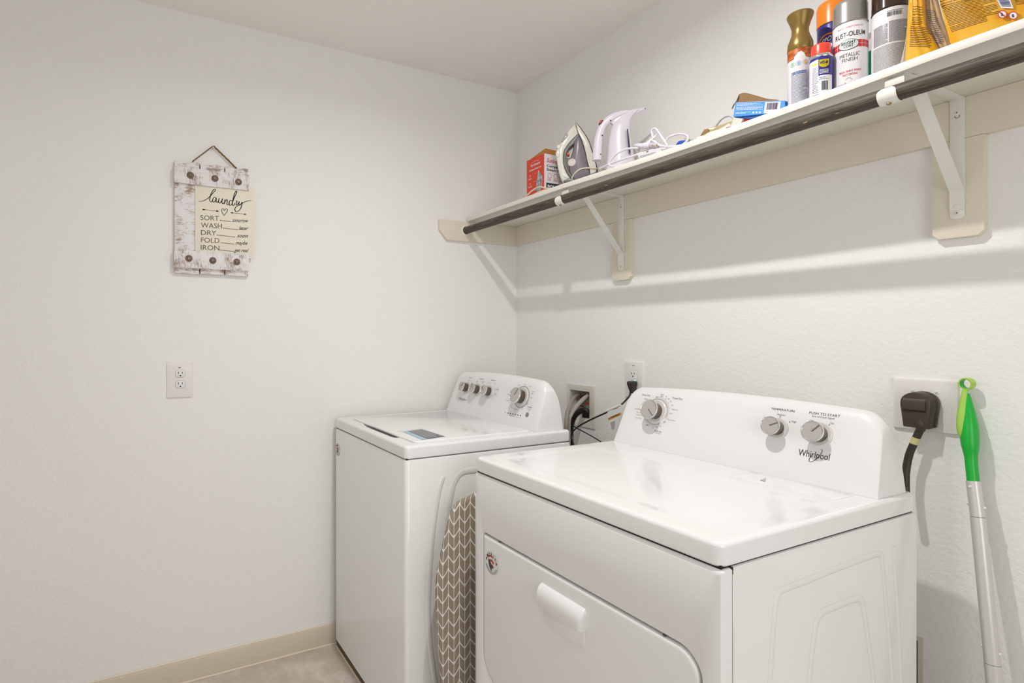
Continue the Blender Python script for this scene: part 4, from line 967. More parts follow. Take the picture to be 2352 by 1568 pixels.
# ---- upright things seen side on: a local frame facing the viewer
def frame(px_, py_, y):
    """returns g(px,py,depth): points on the upright plane through the item that faces the camera"""
    o = at_y(px_, py_, y); r = ray(px_, 0); vd = Vector((r.x, r.y, 0)).normalized(); rt = Vector((-vd.y, vd.x, 0))*-1
    rt = Vector((vd.y, -vd.x, 0))
    def g(a_, b_, d=0.0):
        p = at_pl(a_, b_, o, vd); return p-vd*d
    return g, rt, vd
# ---- steam iron
g, rt, vd = frame(1330, 380, -.165)
c3 = lambda a_, b_: (1180+a_/5.004, 230+b_/5.004)
t = thing('steam_iron', tuple(g(1335, 418)), 'white and grey steam iron standing on its heel in front of the red carton', 'iron')
M_ironw = mat('iron_white', (226, 223, 212), .25); M_irong = mat('iron_grey', (128, 120, 128), .3); M_irond = mat('iron_dark_grey', (120, 118, 114), .35)
def slab(poly, d0, d1, bev, crop=c3, name=None, m=None, parent=None, G=None):
    G = G or g
    P = [G(*crop(*p), d0) for p in poly]; V = (G(*crop(*poly[0]), d1)-G(*crop(*poly[0]), d0))
    mb = MB(); n_ = V.normalized()
    Q = [Vector(p) for p in P]; I1 = inset(Q, n_, bev*.35); I2 = inset(Q, n_, bev)
    mb.loft([[p for p in I2], [p+n_*bev*.3 for p in I1], [p+n_*bev for p in Q], [p+V-n_*bev for p in Q], [p+V-n_*bev*.3 for p in I1], [p+V for p in I2]])
    return mb.build(name, m, parent)
def smooth2(pts, sub=4, closed=False):
    P = [Vector((a_, b_, 0)) for a_, b_ in pts]; out = []
    for i in range(len(P)-1):
        q0, q1, q2, q3 = P[max(i-1,0)], P[i], P[i+1], P[min(i+2,len(P)-1)]
        for k in range(sub):
            u = k/sub; v_ = .5*((2*q1)+(q2-q0)*u+(2*q0-5*q1+4*q2-q3)*u*u+(-q0+3*q1-3*q2+q3)*u**3); out.append((v_.x, v_.y))
    out.append((P[-1].x, P[-1].y)); return out
sole_r = smooth2([(716, 281), (790, 368), (860, 480), (905, 605), (940, 720), (958, 790), (966, 850)])
sole_l = smooth2([(956, 850), (948, 790), (929, 722), (894, 608), (850, 484), (780, 372), (712, 284)])
slab(sole_r+sole_l, -.026, .026, .0008, name='soleplate', m=mat('soleplate', (70, 58, 52), .3, metal=.6), parent=t)
# handle shell: C-shaped, outer edge and inner edge of the hand hole
outer = smooth2([(712, 284), (668, 322), (625, 372), (590, 430), (548, 492), (512, 545), (492, 600), (488, 660), (500, 735), (512, 810), (535, 890), (560, 945), (590, 968), (640, 958)])
inner = smooth2([(700, 945), (655, 905), (615, 850), (585, 780), (572, 700), (580, 610), (620, 535), (680, 465), (745, 405)])
slab(outer+[(700, 950)]+inner, -.019, .019, .007, name='handle', m=M_ironw, parent=t)
skirt = [(712, 284)]+smooth2([(745, 405), (790, 500), (825, 620), (845, 720), (868, 800), (882, 890)])+[(955, 850)]+smooth2([(948, 790), (929, 722), (894, 608), (850, 484), (780, 372), (712, 284)])[1:-1]
slab(skirt, -.028, .028, .0015, name='skirt', m=M_ironw, parent=t)
body = [(745, 408)]+smooth2([(790, 500), (825, 620), (845, 720), (870, 810), (884, 885)])+[(800, 915), (720, 945), (690, 930), (645, 860), (630, 780), (650, 690), (680, 600), (690, 520)]
slab(body, -.028, .028, .010, name='body', m=M_irong, parent=t)
ringp = smooth2([(745, 405), (680, 465), (620, 535), (580, 610), (572, 700), (585, 780), (615, 850), (655, 905), (690, 935)])+smooth2([(700, 925), (668, 885), (632, 830), (608, 770), (600, 700), (608, 625), (640, 565), (690, 520), (742, 450)])
slab(ringp, -.0215, .0215, .002, name='grip_lining', m=M_irond, parent=t)
heel = smooth2([(560, 930), (600, 900), (680, 930), (780, 925), (884, 880), (955, 845), (968, 900), (975, 1000), (580, 1010), (560, 930)])
slab([(575, 952), (640, 925), (700, 938), (780, 915), (884, 878), (958, 845), (965, 885), (800, 935), (660, 970), (590, 975)], -.040, .040, .004, name='heel', m=M_irond, parent=t)
slab([(622, 402), (626, 432), (600, 470), (560, 500), (545, 498), (575, 440), (602, 405)], .012, .0205, .002, name='water_window', m=mat('water_window', (164, 166, 158), .15), parent=t)
for pl_, nm in (([(495, 535), (535, 528), (545, 545), (535, 575), (505, 578), (490, 560)], 'steam_button'), ([(500, 590), (528, 585), (540, 620), (530, 660), (508, 680), (488, 660), (482, 625)], 'spray_button')):
    slab(pl_, -.006, .022, .004, name=nm, m=M_ironw, parent=t)
slab([(632, 615), (642, 628), (640, 648), (622, 655), (612, 640)], .0, .024, .002, name='indicator', m=mat('orange_lens', (226, 92, 34), .3), parent=t)
dc = g(*c3(672, 742), .026)
MB().lathe([(.0001, -.01), (.0150, -.01), (.0150, .004), (.0135, .0065), (.009, .0068), (.0085, .0055), (.0001, .0055)], dc, -vd+rt*-.25, 32).build('dial', mat('dial_white', (222, 214, 208), .35), t)
fr = lambda y, l: [at_y(a_, b_, y) for a_, b_ in l]
tube('cord', [g(1313, 416, .02), g(1318, 405, .025), g(1332, 394, .03), g(1350, 391, .03), g(1372, 392, .03), g(1386, 394, .03), g(1392, 400, .0), g(1380, 416, -.05)], .0030, mat('cream_cord', (226, 214, 188), .45), t)
zt = top(.4)
co_ = [at_y(1302, 428, -.285), at_y(1285, 432, -.288), at_y(1262, 434, -.288), at_y(1240, 429, -.286), at_y(1225, 436, -.284), at_y(1212, 447, -.285), at_y(1208, 453, -.284), at_y(1218, 451, -.284), at_y(1240, 440, -.283), at_y(1268, 432, -.283), at_y(1295, 427, -.270)]
tube('cord_coil', co_, .0030, MATS['cream_cord'], t)

# ---- handheld garment steamer
g2, rt2, vd2 = frame(1410, 380, -.175)
c4 = lambda a_, b_: (1350+a_/8.71, 230+b_/8.71)
t = thing('garment_steamer', tuple(g2(1420, 395)), 'white handheld garment steamer with a red switch and a long beak nozzle', 'garment steamer')
M_lav = mat('lavender_white', (224, 218, 228), .22)
def S4(a_, b_, d=0): return g2(*c4(a_, b_), d)
k4 = (S4(100, 600)-S4(0, 600)).length/100          # metres per crop pixel
bp = [(655, 1480, 292), (655, 1300, 285), (650, 1100, 262), (640, 900, 238), (640, 720, 212), (655, 580, 190), (700, 470, 165), (765, 370, 120), (850, 290, 82), (950, 232, 54), (1040, 195, 36), (1118, 170, 24)]
MB().sweep([S4(a_, b_) for a_, b_, r_ in bp], [r_*k4*.97 for a_, b_, r_ in bp], 32, flat=.62, up=tuple(vd2)).build('body', M_lav, t)
hp = [(185, 1215, 92), (190, 1120, 95), (200, 960, 92), (215, 800, 88), (250, 650, 84), (310, 520, 82), (400, 420, 82), (520, 340, 78), (660, 280, 60), (800, 235, 42)]
MB().sweep([S4(a_, b_, .004) for a_, b_, r_ in hp], [r_*k4 for a_, b_, r_ in hp], 24, flat=.95, up=tuple(vd2)).build('handle', M_lav, t)
slab(smooth2([(400, 470), (430, 400), (500, 335), (600, 290), (760, 236), (900, 203), (985, 190), (1000, 205), (965, 245), (900, 310), (820, 420), (700, 520), (560, 560), (470, 470), (400, 470)])[:-1], -.006, .009, .0010, crop=c4, name='shoulder', m=M_lav, parent=t, G=g2)
for p in ((463, 440), (292, 733), (260, 1105)): MB().lathe([(.0001, 0), (.0022, 0), (.0022, .0015), (.0001, .0015)], S4(p[0], p[1], .0145), -vd2, 12).build('screw_hole', M_dark, t)
slab([(220, 522), (232, 470), (262, 430), (312, 428), (300, 460), (262, 505)], -.002, .0165, .002, crop=c4, name='switch_bezel', m=M_dark, parent=t, G=g2)
slab([(228, 505), (240, 468), (266, 438), (298, 434), (286, 462), (258, 492)], .012, .0185, .002, crop=c4, name='switch', m=mat('red_switch', (222, 62, 36), .3), parent=t, G=g2)
slab([(778, 640), (800, 640), (852, 1090), (835, 1120), (815, 1100)], .010, .036, .002, crop=c4, name='water_window', m=mat('navy_window', (62, 62, 92), .2), parent=t, G=g2)
MB().sweep([S4(1105, 172), S4(1140, 165)], .0034, 14, False).build('nozzle_tip', M_lav, t)
MB().lathe([(.0001, 0), (.0013, 0), (.0013, .003), (.0001, .003)], S4(1143, 166), rt2, 10).build('nozzle_hole', M_dark, t)

# ---- white charging cable tangle with plug and card
def Y(l): return [at_y(a_, b_, c_) for a_, b_, c_ in l]
c5 = lambda a_, b_: (1440+a_/11.76, 280+b_/11.76)
M_wc = mat('white_cord', (226, 220, 230), .3)
t = thing('white_cord_bundle', tuple(at_y(1500, 385, -.24)), 'tangled white power cord with a two-prong plug beside the steamer', 'cord')
def T5(l, y=-.265): return [at_y(*c5(a_, b_), y+(d_ if True else 0)) for a_, b_, d_ in l]
tube('cord', [at_y(1377, 387, -.275), at_y(1400, 377, -.285), at_y(1430, 366, -.286), at_y(1455, 358, -.285), at_y(1475, 351, -.28), at_y(1510, 346, -.27)], .0034, M_wc, t)
tube('cord', [at_y(1466, 340, -.27), at_y(1440, 342, -.275), at_y(1418, 352, -.283), at_y(1404, 366, -.287), at_y(1399, 377, -.288), at_y(1406, 382, -.288), at_y(1425, 380, -.288), at_y(1455, 374, -.285), at_y(1490, 366, -.27)], .0034, M_wc, t)
tube('cord', T5([(820, 600, 0), (730, 480, .01), (680, 330, .02), (670, 230, .02), (700, 190, .02), (760, 180, .02), (820, 230, .015), (880, 320, .01), (960, 440, 0), (1040, 560, 0), (1090, 640, 0)]), .0034, M_wc, t)
tube('cord', T5([(1020, 600, 0), (1060, 480, .03), (1150, 400, .05), (1280, 350, .06), (1420, 325, .06), (1540, 335, .06), (1630, 380, .05), (1650, 450, .04), (1600, 540, .02), (1500, 620, 0)]), .0034, M_wc, t)
tube('cord', T5([(690, 500, 0), (780, 560, 0), (900, 640, 0), (1040, 660, 0), (1200, 665, 0), (1340, 655, 0), (1480, 630, 0)]), .0036, M_wc, t)
tube('cord', T5([(220, 650, .0), (260, 760, .01), (330, 850, .02), (480, 800, .01), (640, 765, 0), (860, 740, 0), (1060, 710, 0)]), .0034, M_wc, t)
pl = MB().sweep(T5([(210, 640, 0), (300, 630, 0), (420, 650, 0), (520, 640, 0), (640, 640, 0)]), [.0040, .0060, .0085, .0105, .0105], 16).build('plug', M_wc, t)
a = MB().sweep(T5([(640, 640, 0), (830, 650, 0)]), .0085, 14, False); a.build('plug_face', mat('plug_grey', (196, 190, 194), .35), pl)
for dx_ in (740, 850): MB().lathe([(.0001, 0), (.0018, 0), (.0018, .012), (.0001, .012)], at_y(*c5(dx_, 655), -.278), (.2, -1, 0), 10).build('prong', mat('brass_prong', (206, 180, 130), .25, metal=.9), pl)
MB().prism(T5([(480, 580, 0), (560, 520, 0), (700, 400, .0), (840, 305, 0), (760, 400, 0), (640, 510, 0), (590, 570, 0)]), (0, .004, 0)).build('cord_tie', mat('tie_white', (236, 236, 236), .4), t)
cd = MB().prism(Y([(1463, 354, -.292), (1515, 341, -.292), (1521, 351, -.292), (1478, 365, -.292), (1471, 366, -.292)]), (0, .002, 0)).build('paper_tag', M_cw)
tag(cd, 'small white paper tag with slots lying on the shelf edge under the white cord', 'paper tag')
a = MB(); a.add(Y([(1484, 348, -.2925), (1489, 346.6, -.2925), (1489, 348.4, -.2925), (1484, 350, -.2925)]), [(0,1,2,3)], False); a.build('tag_slot', M_dark, cd)
a = MB(); lines(a, lambda u, v: at_y(1470+u*45, 364-v*16-u*12, -.2926), .0, .9, .1, .45, 2, 5, wmin=.02, wmax=.07); a.build('tag_print', M_ink2, cd)
zz = top(.95)
bl = MB(); bc = at_y(1567, 330, -.20); bl.lathe([(.0001, -.012), (.012, -.010), (.017, 0), (.013, .006), (.0001, .008)], bc, (0, 0, 1), 24); tag(bl.build('blue_plastic_disc', mat('blue_plastic', (46, 92, 196), .25)), 'round blue plastic disc half hidden by the shelf edge under the white cord', 'plastic disc')
cr = MB(); cr.prism(Y([(1570, 316, -.22), (1596, 321.5, -.22), (1583, 326, -.22), (1578, 330, -.22)]), (0, .003, 0)); tag(cr.build('grey_card', mat('grey_card', (170, 172, 166), .6)), 'small pointed grey card sticking up at the shelf edge right of the blue disc', 'card')

# ---- torn paper wrapper and blue box
c6 = lambda a_, b_: (1580+a_/9.046, 180+b_/9.046)
def T6(l, y=-.24): return [at_y(*c6(a_, b_), y) for a_, b_ in l]
t = thing('torn_wrapper', tuple(at_y(1640, 300, -.24)), 'torn brown and white paper wrapper lying left of the blue box', 'wrapper')
M_pap = mat('wrapper_white', (224, 216, 202), .7); M_pbr = mat('wrapper_brown', (140, 118, 74), .8)
MB().prism(T6([(260, 1190), (300, 1120), (340, 1070), (410, 1045), (445, 1120), (350, 1160), (300, 1260)]), (0, .03, 0)).build('brown_fold', M_pbr, t)
MB().prism(T6([(410, 1060), (430, 1025), (560, 1000), (760, 940), (940, 875), (930, 930), (890, 1000), (700, 1060), (560, 1120), (440, 1120)], -.235), (0, .02, -.002)).build('wrapper_back', mat('wrapper_tan', (186, 166, 126), .8), t)
MB().prism(T6([(180, 1225), (330, 1180), (450, 1110), (640, 1060), (790, 975), (850, 930), (900, 1000), (700, 1110), (420, 1260), (200, 1300)], -.262), (0, .004, 0)).build('wrapper_front', M_pap, t)
MB().prism(T6([(430, 1030), (600, 1010), (520, 1060), (430, 1060)], -.250), (0, .004, 0)).build('white_fold', M_pap, t)
MB().prism(T6([(790, 1020), (860, 1000), (850, 1030), (800, 1040)], -.266), (0, .003, 0)).build('red_corner', mat('wrapper_red', (196, 56, 48), .5), t)
MB().prism(T6([(315, 1062), (410, 1045), (405, 1058), (320, 1072)], -.236), (0, .003, 0)).build('pink_edge', mat('wrapper_pink', (232, 138, 124), .5), t)
tg_ = tube('grey_cable', [at_y(*c6(a_, b_), y) for a_, b_, y in ((520, 1060, -.20), (580, 980, -.20), (680, 860, -.20), (780, 790, -.20), (880, 775, -.20), (960, 830, -.20), (1000, 900, -.20))], .0036, mat('lavender_cord', (206, 204, 212), .35))
tag(tg_, 'light grey cable arching between the torn wrapper and the blue box', 'cable')
tag(MB().prism(T6([(955, 815), (1140, 835), (1110, 905), (1080, 1000), (880, 1010)], -.262), (0, .035, 0), bev=.002).build('white_carton', mat('carton_grey_white', (206, 204, 194), .5)), 'small off-white carton under the left end of the blue box', 'carton')
tag(MB().prism(T6([(1140, 830), (1300, 835), (1340, 900), (1110, 960)], -.255), (0, .03, 0), bev=.002).build('red_packet', mat('packet_red', (176, 26, 24), .4)), 'red packet half hidden beneath the blue box', 'packet')
t = thing('blue_box', tuple(at_y(1745, 270, -.23)), 'torn-open light blue cardboard box with a barcode lying on its side', 'box')
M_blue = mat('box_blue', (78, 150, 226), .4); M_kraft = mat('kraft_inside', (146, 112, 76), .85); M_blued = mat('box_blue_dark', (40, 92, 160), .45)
yB = -.262
q = T6([(945, 795), (1150, 825), (1300, 832), (1990, 770), (2020, 470), (1905, 458), (985, 505)], yB)
fr_ = [T6([p], yB)[0] for p in ((945, 800), (2000, 690), (2015, 462), (988, 505))]
bxm = MB(); o_ = Vector((0, .075, 0))
bxm.prism([fr_[0], fr_[1], fr_[2], fr_[3]], o_); bxm.build('carton_body', M_blue, t)
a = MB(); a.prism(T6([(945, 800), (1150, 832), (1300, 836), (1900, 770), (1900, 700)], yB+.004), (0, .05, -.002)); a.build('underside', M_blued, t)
fl = T6([(1000, 498), (1040, 440), (1065, 335), (1110, 312), (1150, 300), (1210, 305), (1500, 385), (1590, 415), (1700, 436), (1850, 448), (1890, 462)], yB+.05)
MB().prism(fl, (0, .0015, .001)).build('torn_flap', M_kraft, t)
MB().prism(T6([(1000, 498), (1065, 335), (1058, 400), (1040, 450), (1010, 470), (975, 540), (925, 645), (920, 610), (950, 545)], yB+.048), (0, -.0015, 0)).build('torn_edge', mat('torn_edge_grey', (92, 88, 80), .8), t)
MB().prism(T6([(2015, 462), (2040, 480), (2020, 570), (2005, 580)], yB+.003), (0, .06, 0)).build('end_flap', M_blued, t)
bm_ = lambda u, v: at_y(*c6(985+u*900-v*45, 505-u*28+v*300), yB-.0006)
a = MB(); patch(a, bm_, .695, 1.055, .02, .80); a.build('barcode_panel', M_cw, t)
a = MB(); barcode(a, lambda u, v: bm_(u, v)+Vector((0, -.0004, 0)), .74, .99, .08, .55, 3); a.build('barcode', mat('barcode_ink', (70, 66, 110), .5), t)
a = MB(); lines(a, bm_, .04, .64, .07, .25, 3, 2, th=.5, wmin=.015, wmax=.08); lines(a, bm_, .04, .66, .30, .55, 4, 3, th=.5, wmin=.015, wmax=.08); lines(a, bm_, .04, .40, .66, .80, 2, 6, th=.5, wmin=.015, wmax=.08)
for k in range(3): patch(a, bm_, .43+.075*k, .475+.075*k, .66, .78)
a.build('box_print', mat('print_pale', (214, 226, 240), .5), t)

# ---- cans and bottles
def cam_ang(x, y): return math.atan2(CAM.y-y, CAM.x-x)
def can_thing(name, px_, y, label, cat):
    c = at_y(px_, 768, y); z = top(c.x); t = thing(name, (c.x, y, z), label, cat, None); return t, (c.x, y, z), cam_ang(c.x, y)
def zat(px_, py_, y): return at_y(px_, py_, y).z
# air freshener
y = -.235; t, c, an = can_thing('air_freshener_can', 1838, y, 'tall slim aerosol can with a bronze flared cap and orange shoulder, leftmost of the cans', 'aerosol can')
H1 = zat(1838, 118, y)-c[2]; HT = zat(1838, 33, y)-c[2]
M_canw = mat('can_white', (226, 224, 226), .3); r1 = .0262
MB().lathe([(.0001, 0), (r1-.002, 0), (r1, .003), (r1, H1*.82)], c, n=40).build('can_body', M_canw, t)
MB().lathe([(r1, H1*.819), (r1*1.0, H1*.9), (r1*1.0, H1), (.0001, H1)], c, n=40).build('shoulder_print', mat('wood_orange', (206, 116, 52), .35, var=((150, 66, 22), 40, .4, .6, (1, 1, 3))), t)
MB().lathe([(r1*.98, H1-.002), (r1*1.03, H1), (r1*.99, H1+.018), (r1*.80, H1+.032), (r1*.68, H1+.042), (r1*.67, H1+.054), (r1*.80, H1+.066), (r1*1.02, HT-.008), (r1*1.06, HT-.003), (r1*1.0, HT), (.0001, HT-.001)], c, n=48).build('cap', mat('bronze_cap', (138, 112, 56), .32, metal=.45), t)
mp = cyl_map(c, r1+.0003, an, c[2]); mp2 = cyl_map(c, r1+.0005, an, c[2])
a = MB(); pts = [(-.022, H1*.70), (-.015, H1*.78), (-.012, H1*.86), (-.004, H1*.92), (.002, H1*.93), (.008, H1*.89), (.011, H1*.83), (.018, H1*.80), (.020, H1*.75)]
for (ua, va), (ub, vb) in zip(pts, pts[1:]): a.add([mp(ua, H1*.6), mp(ub, H1*.6), mp(ub, vb), mp(ua, va)], [(0,1,2,3)], False)
a.build('label_cloud', M_canw, t)
for u, cl, nm in ((-.016, (150, 200, 150), 'green'), (-.0035, (130, 176, 218), 'blue'), (.011, (226, 178, 108), 'amber')):
    a = MB(); disc(a, mp2, u, H1*.735, .0030, .0042); s = a.build('label_icon', mat('icon_'+nm, cl, .4), t)
    a = MB(); ring(a, mp2, u, H1*.735, .0052, .0057, 20); a.build('icon_ring', MATS['ink_grey'], t)
a = MB(); lines(a, mp2, -.020, .017, H1*.07, H1*.62, 26, 11, th=.35, wmin=.0008, wmax=.005); a.build('fine_print', mat('print_bluegrey', (120, 128, 158), .5), t)
a = MB(); lines(a, mp2, -.016, .012, H1*.56, H1*.62, 2, 12, th=.6, wmin=.002, wmax=.009); a.build('heading_print', mat('print_blue', (76, 112, 176), .5), t)
# orange-capped cleaner
y = -.135; t, c, an = can_thing('cleaner_can', 1915, y, 'blue aerosol cleaner can with a wide orange cap standing behind the silver-capped can', 'aerosol can')
r1 = .034; H1 = zat(1915, 62, y)-c[2]; HT = zat(1915, 9, y)-c[2]
MB().lathe([(.0001, 0), (r1-.002, 0), (r1, .003), (r1, H1-.004), (r1*.97, H1), (.0001, H1)], c, n=48).build('can_body', mat('can_blue', (48, 44, 140), .3), t)
MB().lathe([(r1*.98, H1), (r1*1.03, H1+.001), (r1*1.04, HT-.012), (r1*.98, HT-.003), (r1*.9, HT), (.0001, HT)], c, n=48).build('cap', mat('orange_cap', (244, 136, 28), .28), t)
mp = cyl_map(c, r1+.0004, an-.45, c[2])
mpb = cyl_map(c, r1+.0007, an-.30, c[2])
a = MB(); ring(a, lambda u, v: mp(u+.004, H1*.76+v), 0, 0, .023, .027, 30, math.radians(20), math.radians(200)); a.build('label_swoosh', MATS['orange_cap'], t)
a = MB(); text(a, 'SPOT', lambda u, v: mpb(u, v+u*.25), .000, H1*.79, .0115, width=.030, shear=.15, bold=.03)
text(a, 'SHOT', lambda u, v: mpb(u, v+u*.25), .000, H1*.70, .0115, width=.030, shear=.15, bold=.03)
a.build('label_print', M_canw, t)
a = MB(); patch(a, cyl_map(c, r1+.0005, an, c[2]), -.028, -.004, 0, H1*.52, 8); a.build('label_panel', mat('label_cream', (232, 230, 190), .4), t)
# lubricant
y = -.272; t, c, an = can_thing('lubricant_can', 1886, y, 'short blue and white aerosol can with a red cap, smallest of the cans', 'aerosol can')
r1 = .0220; H1 = zat(1886, 133, y)-c[2]; HT = zat(1886, 105, y)-c[2]
MB().lathe([(.0001, 0), (r1-.002, 0), (r1, .002), (r1, H1-.004)], c, n=40).build('can_body', mat('can_navy', (52, 46, 130), .28), t)
MB().lathe([(r1, H1-.0045), (r1*1.03, H1-.003), (r1*1.0, H1), (r1*.92, H1+.003), (.0001, H1+.003)], c, n=40).build('can_rim', M_chrome, t)
MB().lathe([(r1*.86, H1+.002), (r1*.86, HT-.004), (r1*.78, HT), (.0001, HT)], c, n=40).build('cap', mat('red_cap', (228, 70, 48), .3), t)
mp = cyl_map(c, r1+.0003, an, c[2]); mp2 = cyl_map(c, r1+.0006, an, c[2]); mp3 = cyl_map(c, r1+.0009, an, c[2])
a = MB(); patch(a, mp, -.034, .024, 0, H1*.46, 14); patch(a, mp, -.034, -.005, H1*.3, H1*.88, 8); a.build('label_white', M_canw, t)
a = MB()
for k in range(12):
    sh = lambda q: H1*(.655+.06*abs(q/12*2-1)**2.2); ua, ub = -.0035+.0185*k/12, -.0035+.0185*(k+1)/12
    a.add([mp2(ua, sh(k)), mp2(ub, sh(k+1)), mp2(ub, H1*.86), mp2(ua, H1*.86)], [(0,1,2,3)], False); a.build('logo_shield', mat('shield_yellow', (246, 226, 40), .35), t)
a = MB(); text(a, 'WD-40', mp3, .0058, H1*.745, .0062, width=.0160, bold=.035); a.build('logo_letters', mat('logo_navy', (30, 26, 96), .4), t)
a = MB(); lines(a, mp2, -.003, .015, H1*.50, H1*.62, 4, 4, th=.5, wmin=.001, wmax=.005); a.build('white_print', M_canw, t)
a = MB(); lines(a, mp2, -.018, -.006, H1*.05, H1*.72, 17, 5, th=.3, wmin=.0008, wmax=.004); lines(a, mp2, -.003, .015, H1*.36, H1*.44, 2, 6, th=.4, wmin=.001, wmax=.004); a.build('fine_print', MATS['print_bluegrey'], t)
a = MB(); barcode(a, mp2, .001, .0135, H1*.08, H1*.31, 9); a.build('barcode', M_ink, t)
a = MB(); patch(a, mp2, -.018, -.007, H1*.76, H1*.80, 3); a.build('yellow_strip', MATS['shield_yellow'], t)
# silver-capped paint can
y = -.232; t, c, an = can_thing('spray_paint_can', 1953, y, 'white spray paint can with a grey metallic cap and red checker band', 'aerosol can')
r1 = .0322; H1 = zat(1953, 62, y)-c[2]; HT = zat(1953, 8, y)-c[2]
MB().lathe([(.0001, 0), (r1-.002, 0), (r1, .003), (r1, H1-.003), (r1*.96, H1), (.0001, H1)], c, n=48).build('can_body', M_canw, t)
MB().lathe([(r1*.97, H1-.001), (r1*1.02, H1+.001), (r1*1.0, H1+.004), (r1*.985, HT-.010), (r1*.94, HT-.003), (r1*.86, HT), (r1*.84, HT-.004), (.0001, HT-.005)], c, n=48).build('cap', mat('grey_metallic_cap', (158, 156, 152), .26, metal=.5), t)
an2 = an-.10
mp = cyl_map(c, r1+.0003, an2, c[2]); mp2 = cyl_map(c, r1+.0006, an2, c[2]); mp3 = cyl_map(c, r1+.0009, an2, c[2])
a = MB(); text(a, 'RUST-OLEUM', mp2, .003, H1*.775, .0105, width=.060, bold=.006); a.build('brand_print', M_inkb, t)
a = MB(); text(a, 'TRUSTED QUALITY SINCE 1921', mp2, .003, H1*.905, .0032, width=.050); text(a, 'RICH, SHINY FINISH', mp2, .003, H1*.245, .0046, width=.040, bold=.01); text(a, 'FAST DRYING', mp2, .003, H1*.195, .0046, width=.027, bold=.01); a.build('red_print', mat('print_red2', (196, 50, 62), .5), t)
a = MB()
for i in range(12):
    for j in range(2):
        u = -.046+.0080*i; patch(a, mp, u, u+.0070, H1*(.60+.055*j), H1*(.60+.055*j)+.0072, 2)
a.build('red_checker', mat('checker_red', (206, 44, 50), .4), t)
a = MB(); disc(a, mp2, .0, H1*.655, .0195, .0120, 32); a.build('oval_rim', M_inkb, t)
a = MB(); disc(a, mp3, .0, H1*.655, .0183, .0110, 32); a.build('oval_badge', mat('oval_pale', (206, 214, 214), .35), t)
mp4 = cyl_map(c, r1+.0012, an2, c[2])
a = MB(); text(a, 'BRIGHT', mp4, 0, H1*.662, .0060, width=.026, bold=.02); text(a, 'COAT', mp4, 0, H1*.615, .0060, width=.018, bold=.02); text(a, 'METALLIC', mp2, .002, H1*.475, .0082, width=.037, bold=-.005); text(a, 'FINISH', mp2, .002, H1*.405, .0082, width=.028, bold=-.005)
lines(a, mp2, -.022, .026, H1*.075, H1*.09, 1, 3, th=.5, wmin=.001, wmax=.003); ring(a, mp2, 0, H1*.115, .0062, .0068, 24, .3, 2.6); ring(a, mp2, 0, H1*.115, .0062, .0068, 24, 3.4, 5.8)
a.build('black_print', mat('print_charcoal', (60, 62, 66), .5), t)
# dark-capped can
y = -.212; t, c, an = can_thing('spray_paint_can', 2046, y, 'spray paint can with a glossy dark brown cap and fine-print back label', 'aerosol can')
r1 = .0330; H1 = zat(2046, 30, y)-c[2]; HT = H1+.055
MB().lathe([(.0001, 0), (r1-.002, 0), (r1, .003), (r1, H1-.003), (r1*.96, H1), (.0001, H1)], c, n=48).build('can_body', M_canw, t)
MB().lathe([(r1*.97, H1-.001), (r1*1.02, H1+.001), (r1*1.0, H1+.004), (r1*.985, HT-.010), (r1*.92, HT), (.0001, HT)], c, n=48).build('cap', mat('dark_brown_cap', (58, 40, 28), .15), t)
mp2 = cyl_map(c, r1+.0004, an, c[2])
a = MB(); barcode(a, mp2, -.006, .020, H1*.865, H1*.925, 12); lines(a, mp2, -.006, .022, H1*.935, H1*.95, 1, 2, th=.5, wmin=.001, wmax=.004)
lines(a, mp2, -.034, -.005, H1*.50, H1*.78, 20, 14, th=.5, wmin=.0006, wmax=.003); lines(a, mp2, -.003, .034, H1*.50, H1*.80, 22, 15, th=.5, wmin=.0006, wmax=.003)
lines(a, mp2, -.036, .034, H1*.04, H1*.48, 26, 16, th=.38, wmin=.0008, wmax=.004); a.build('fine_print', mat('print_dim', (108, 106, 108), .5), t)
# green bottle glimpsed between the two paint cans
y = -.085; c = at_y(2003, 768, y); z = top(c.x)
t = thing('green_bottle', (c.x, y, z), 'slim green bottle glimpsed in the gap between the two paint cans', 'bottle')
H1 = zat(2000, 126, y)-z
MB().lathe([(.0001, 0), (.024, 0), (.025, .004), (.025, H1)], (c.x+.012, y, z), n=36).build('bottle_body', mat('deep_green', (18, 112, 86), .3), t)
MB().lathe([(.025, H1), (.0255, H1+.002), (.0255, H1+.022), (.012, H1+.040), (.011, H1+.055), (.0001, H1+.056)], (c.x+.012, y, z), n=36).build('bottle_top', mat('frosted_white', (216, 218, 214), .35), t)

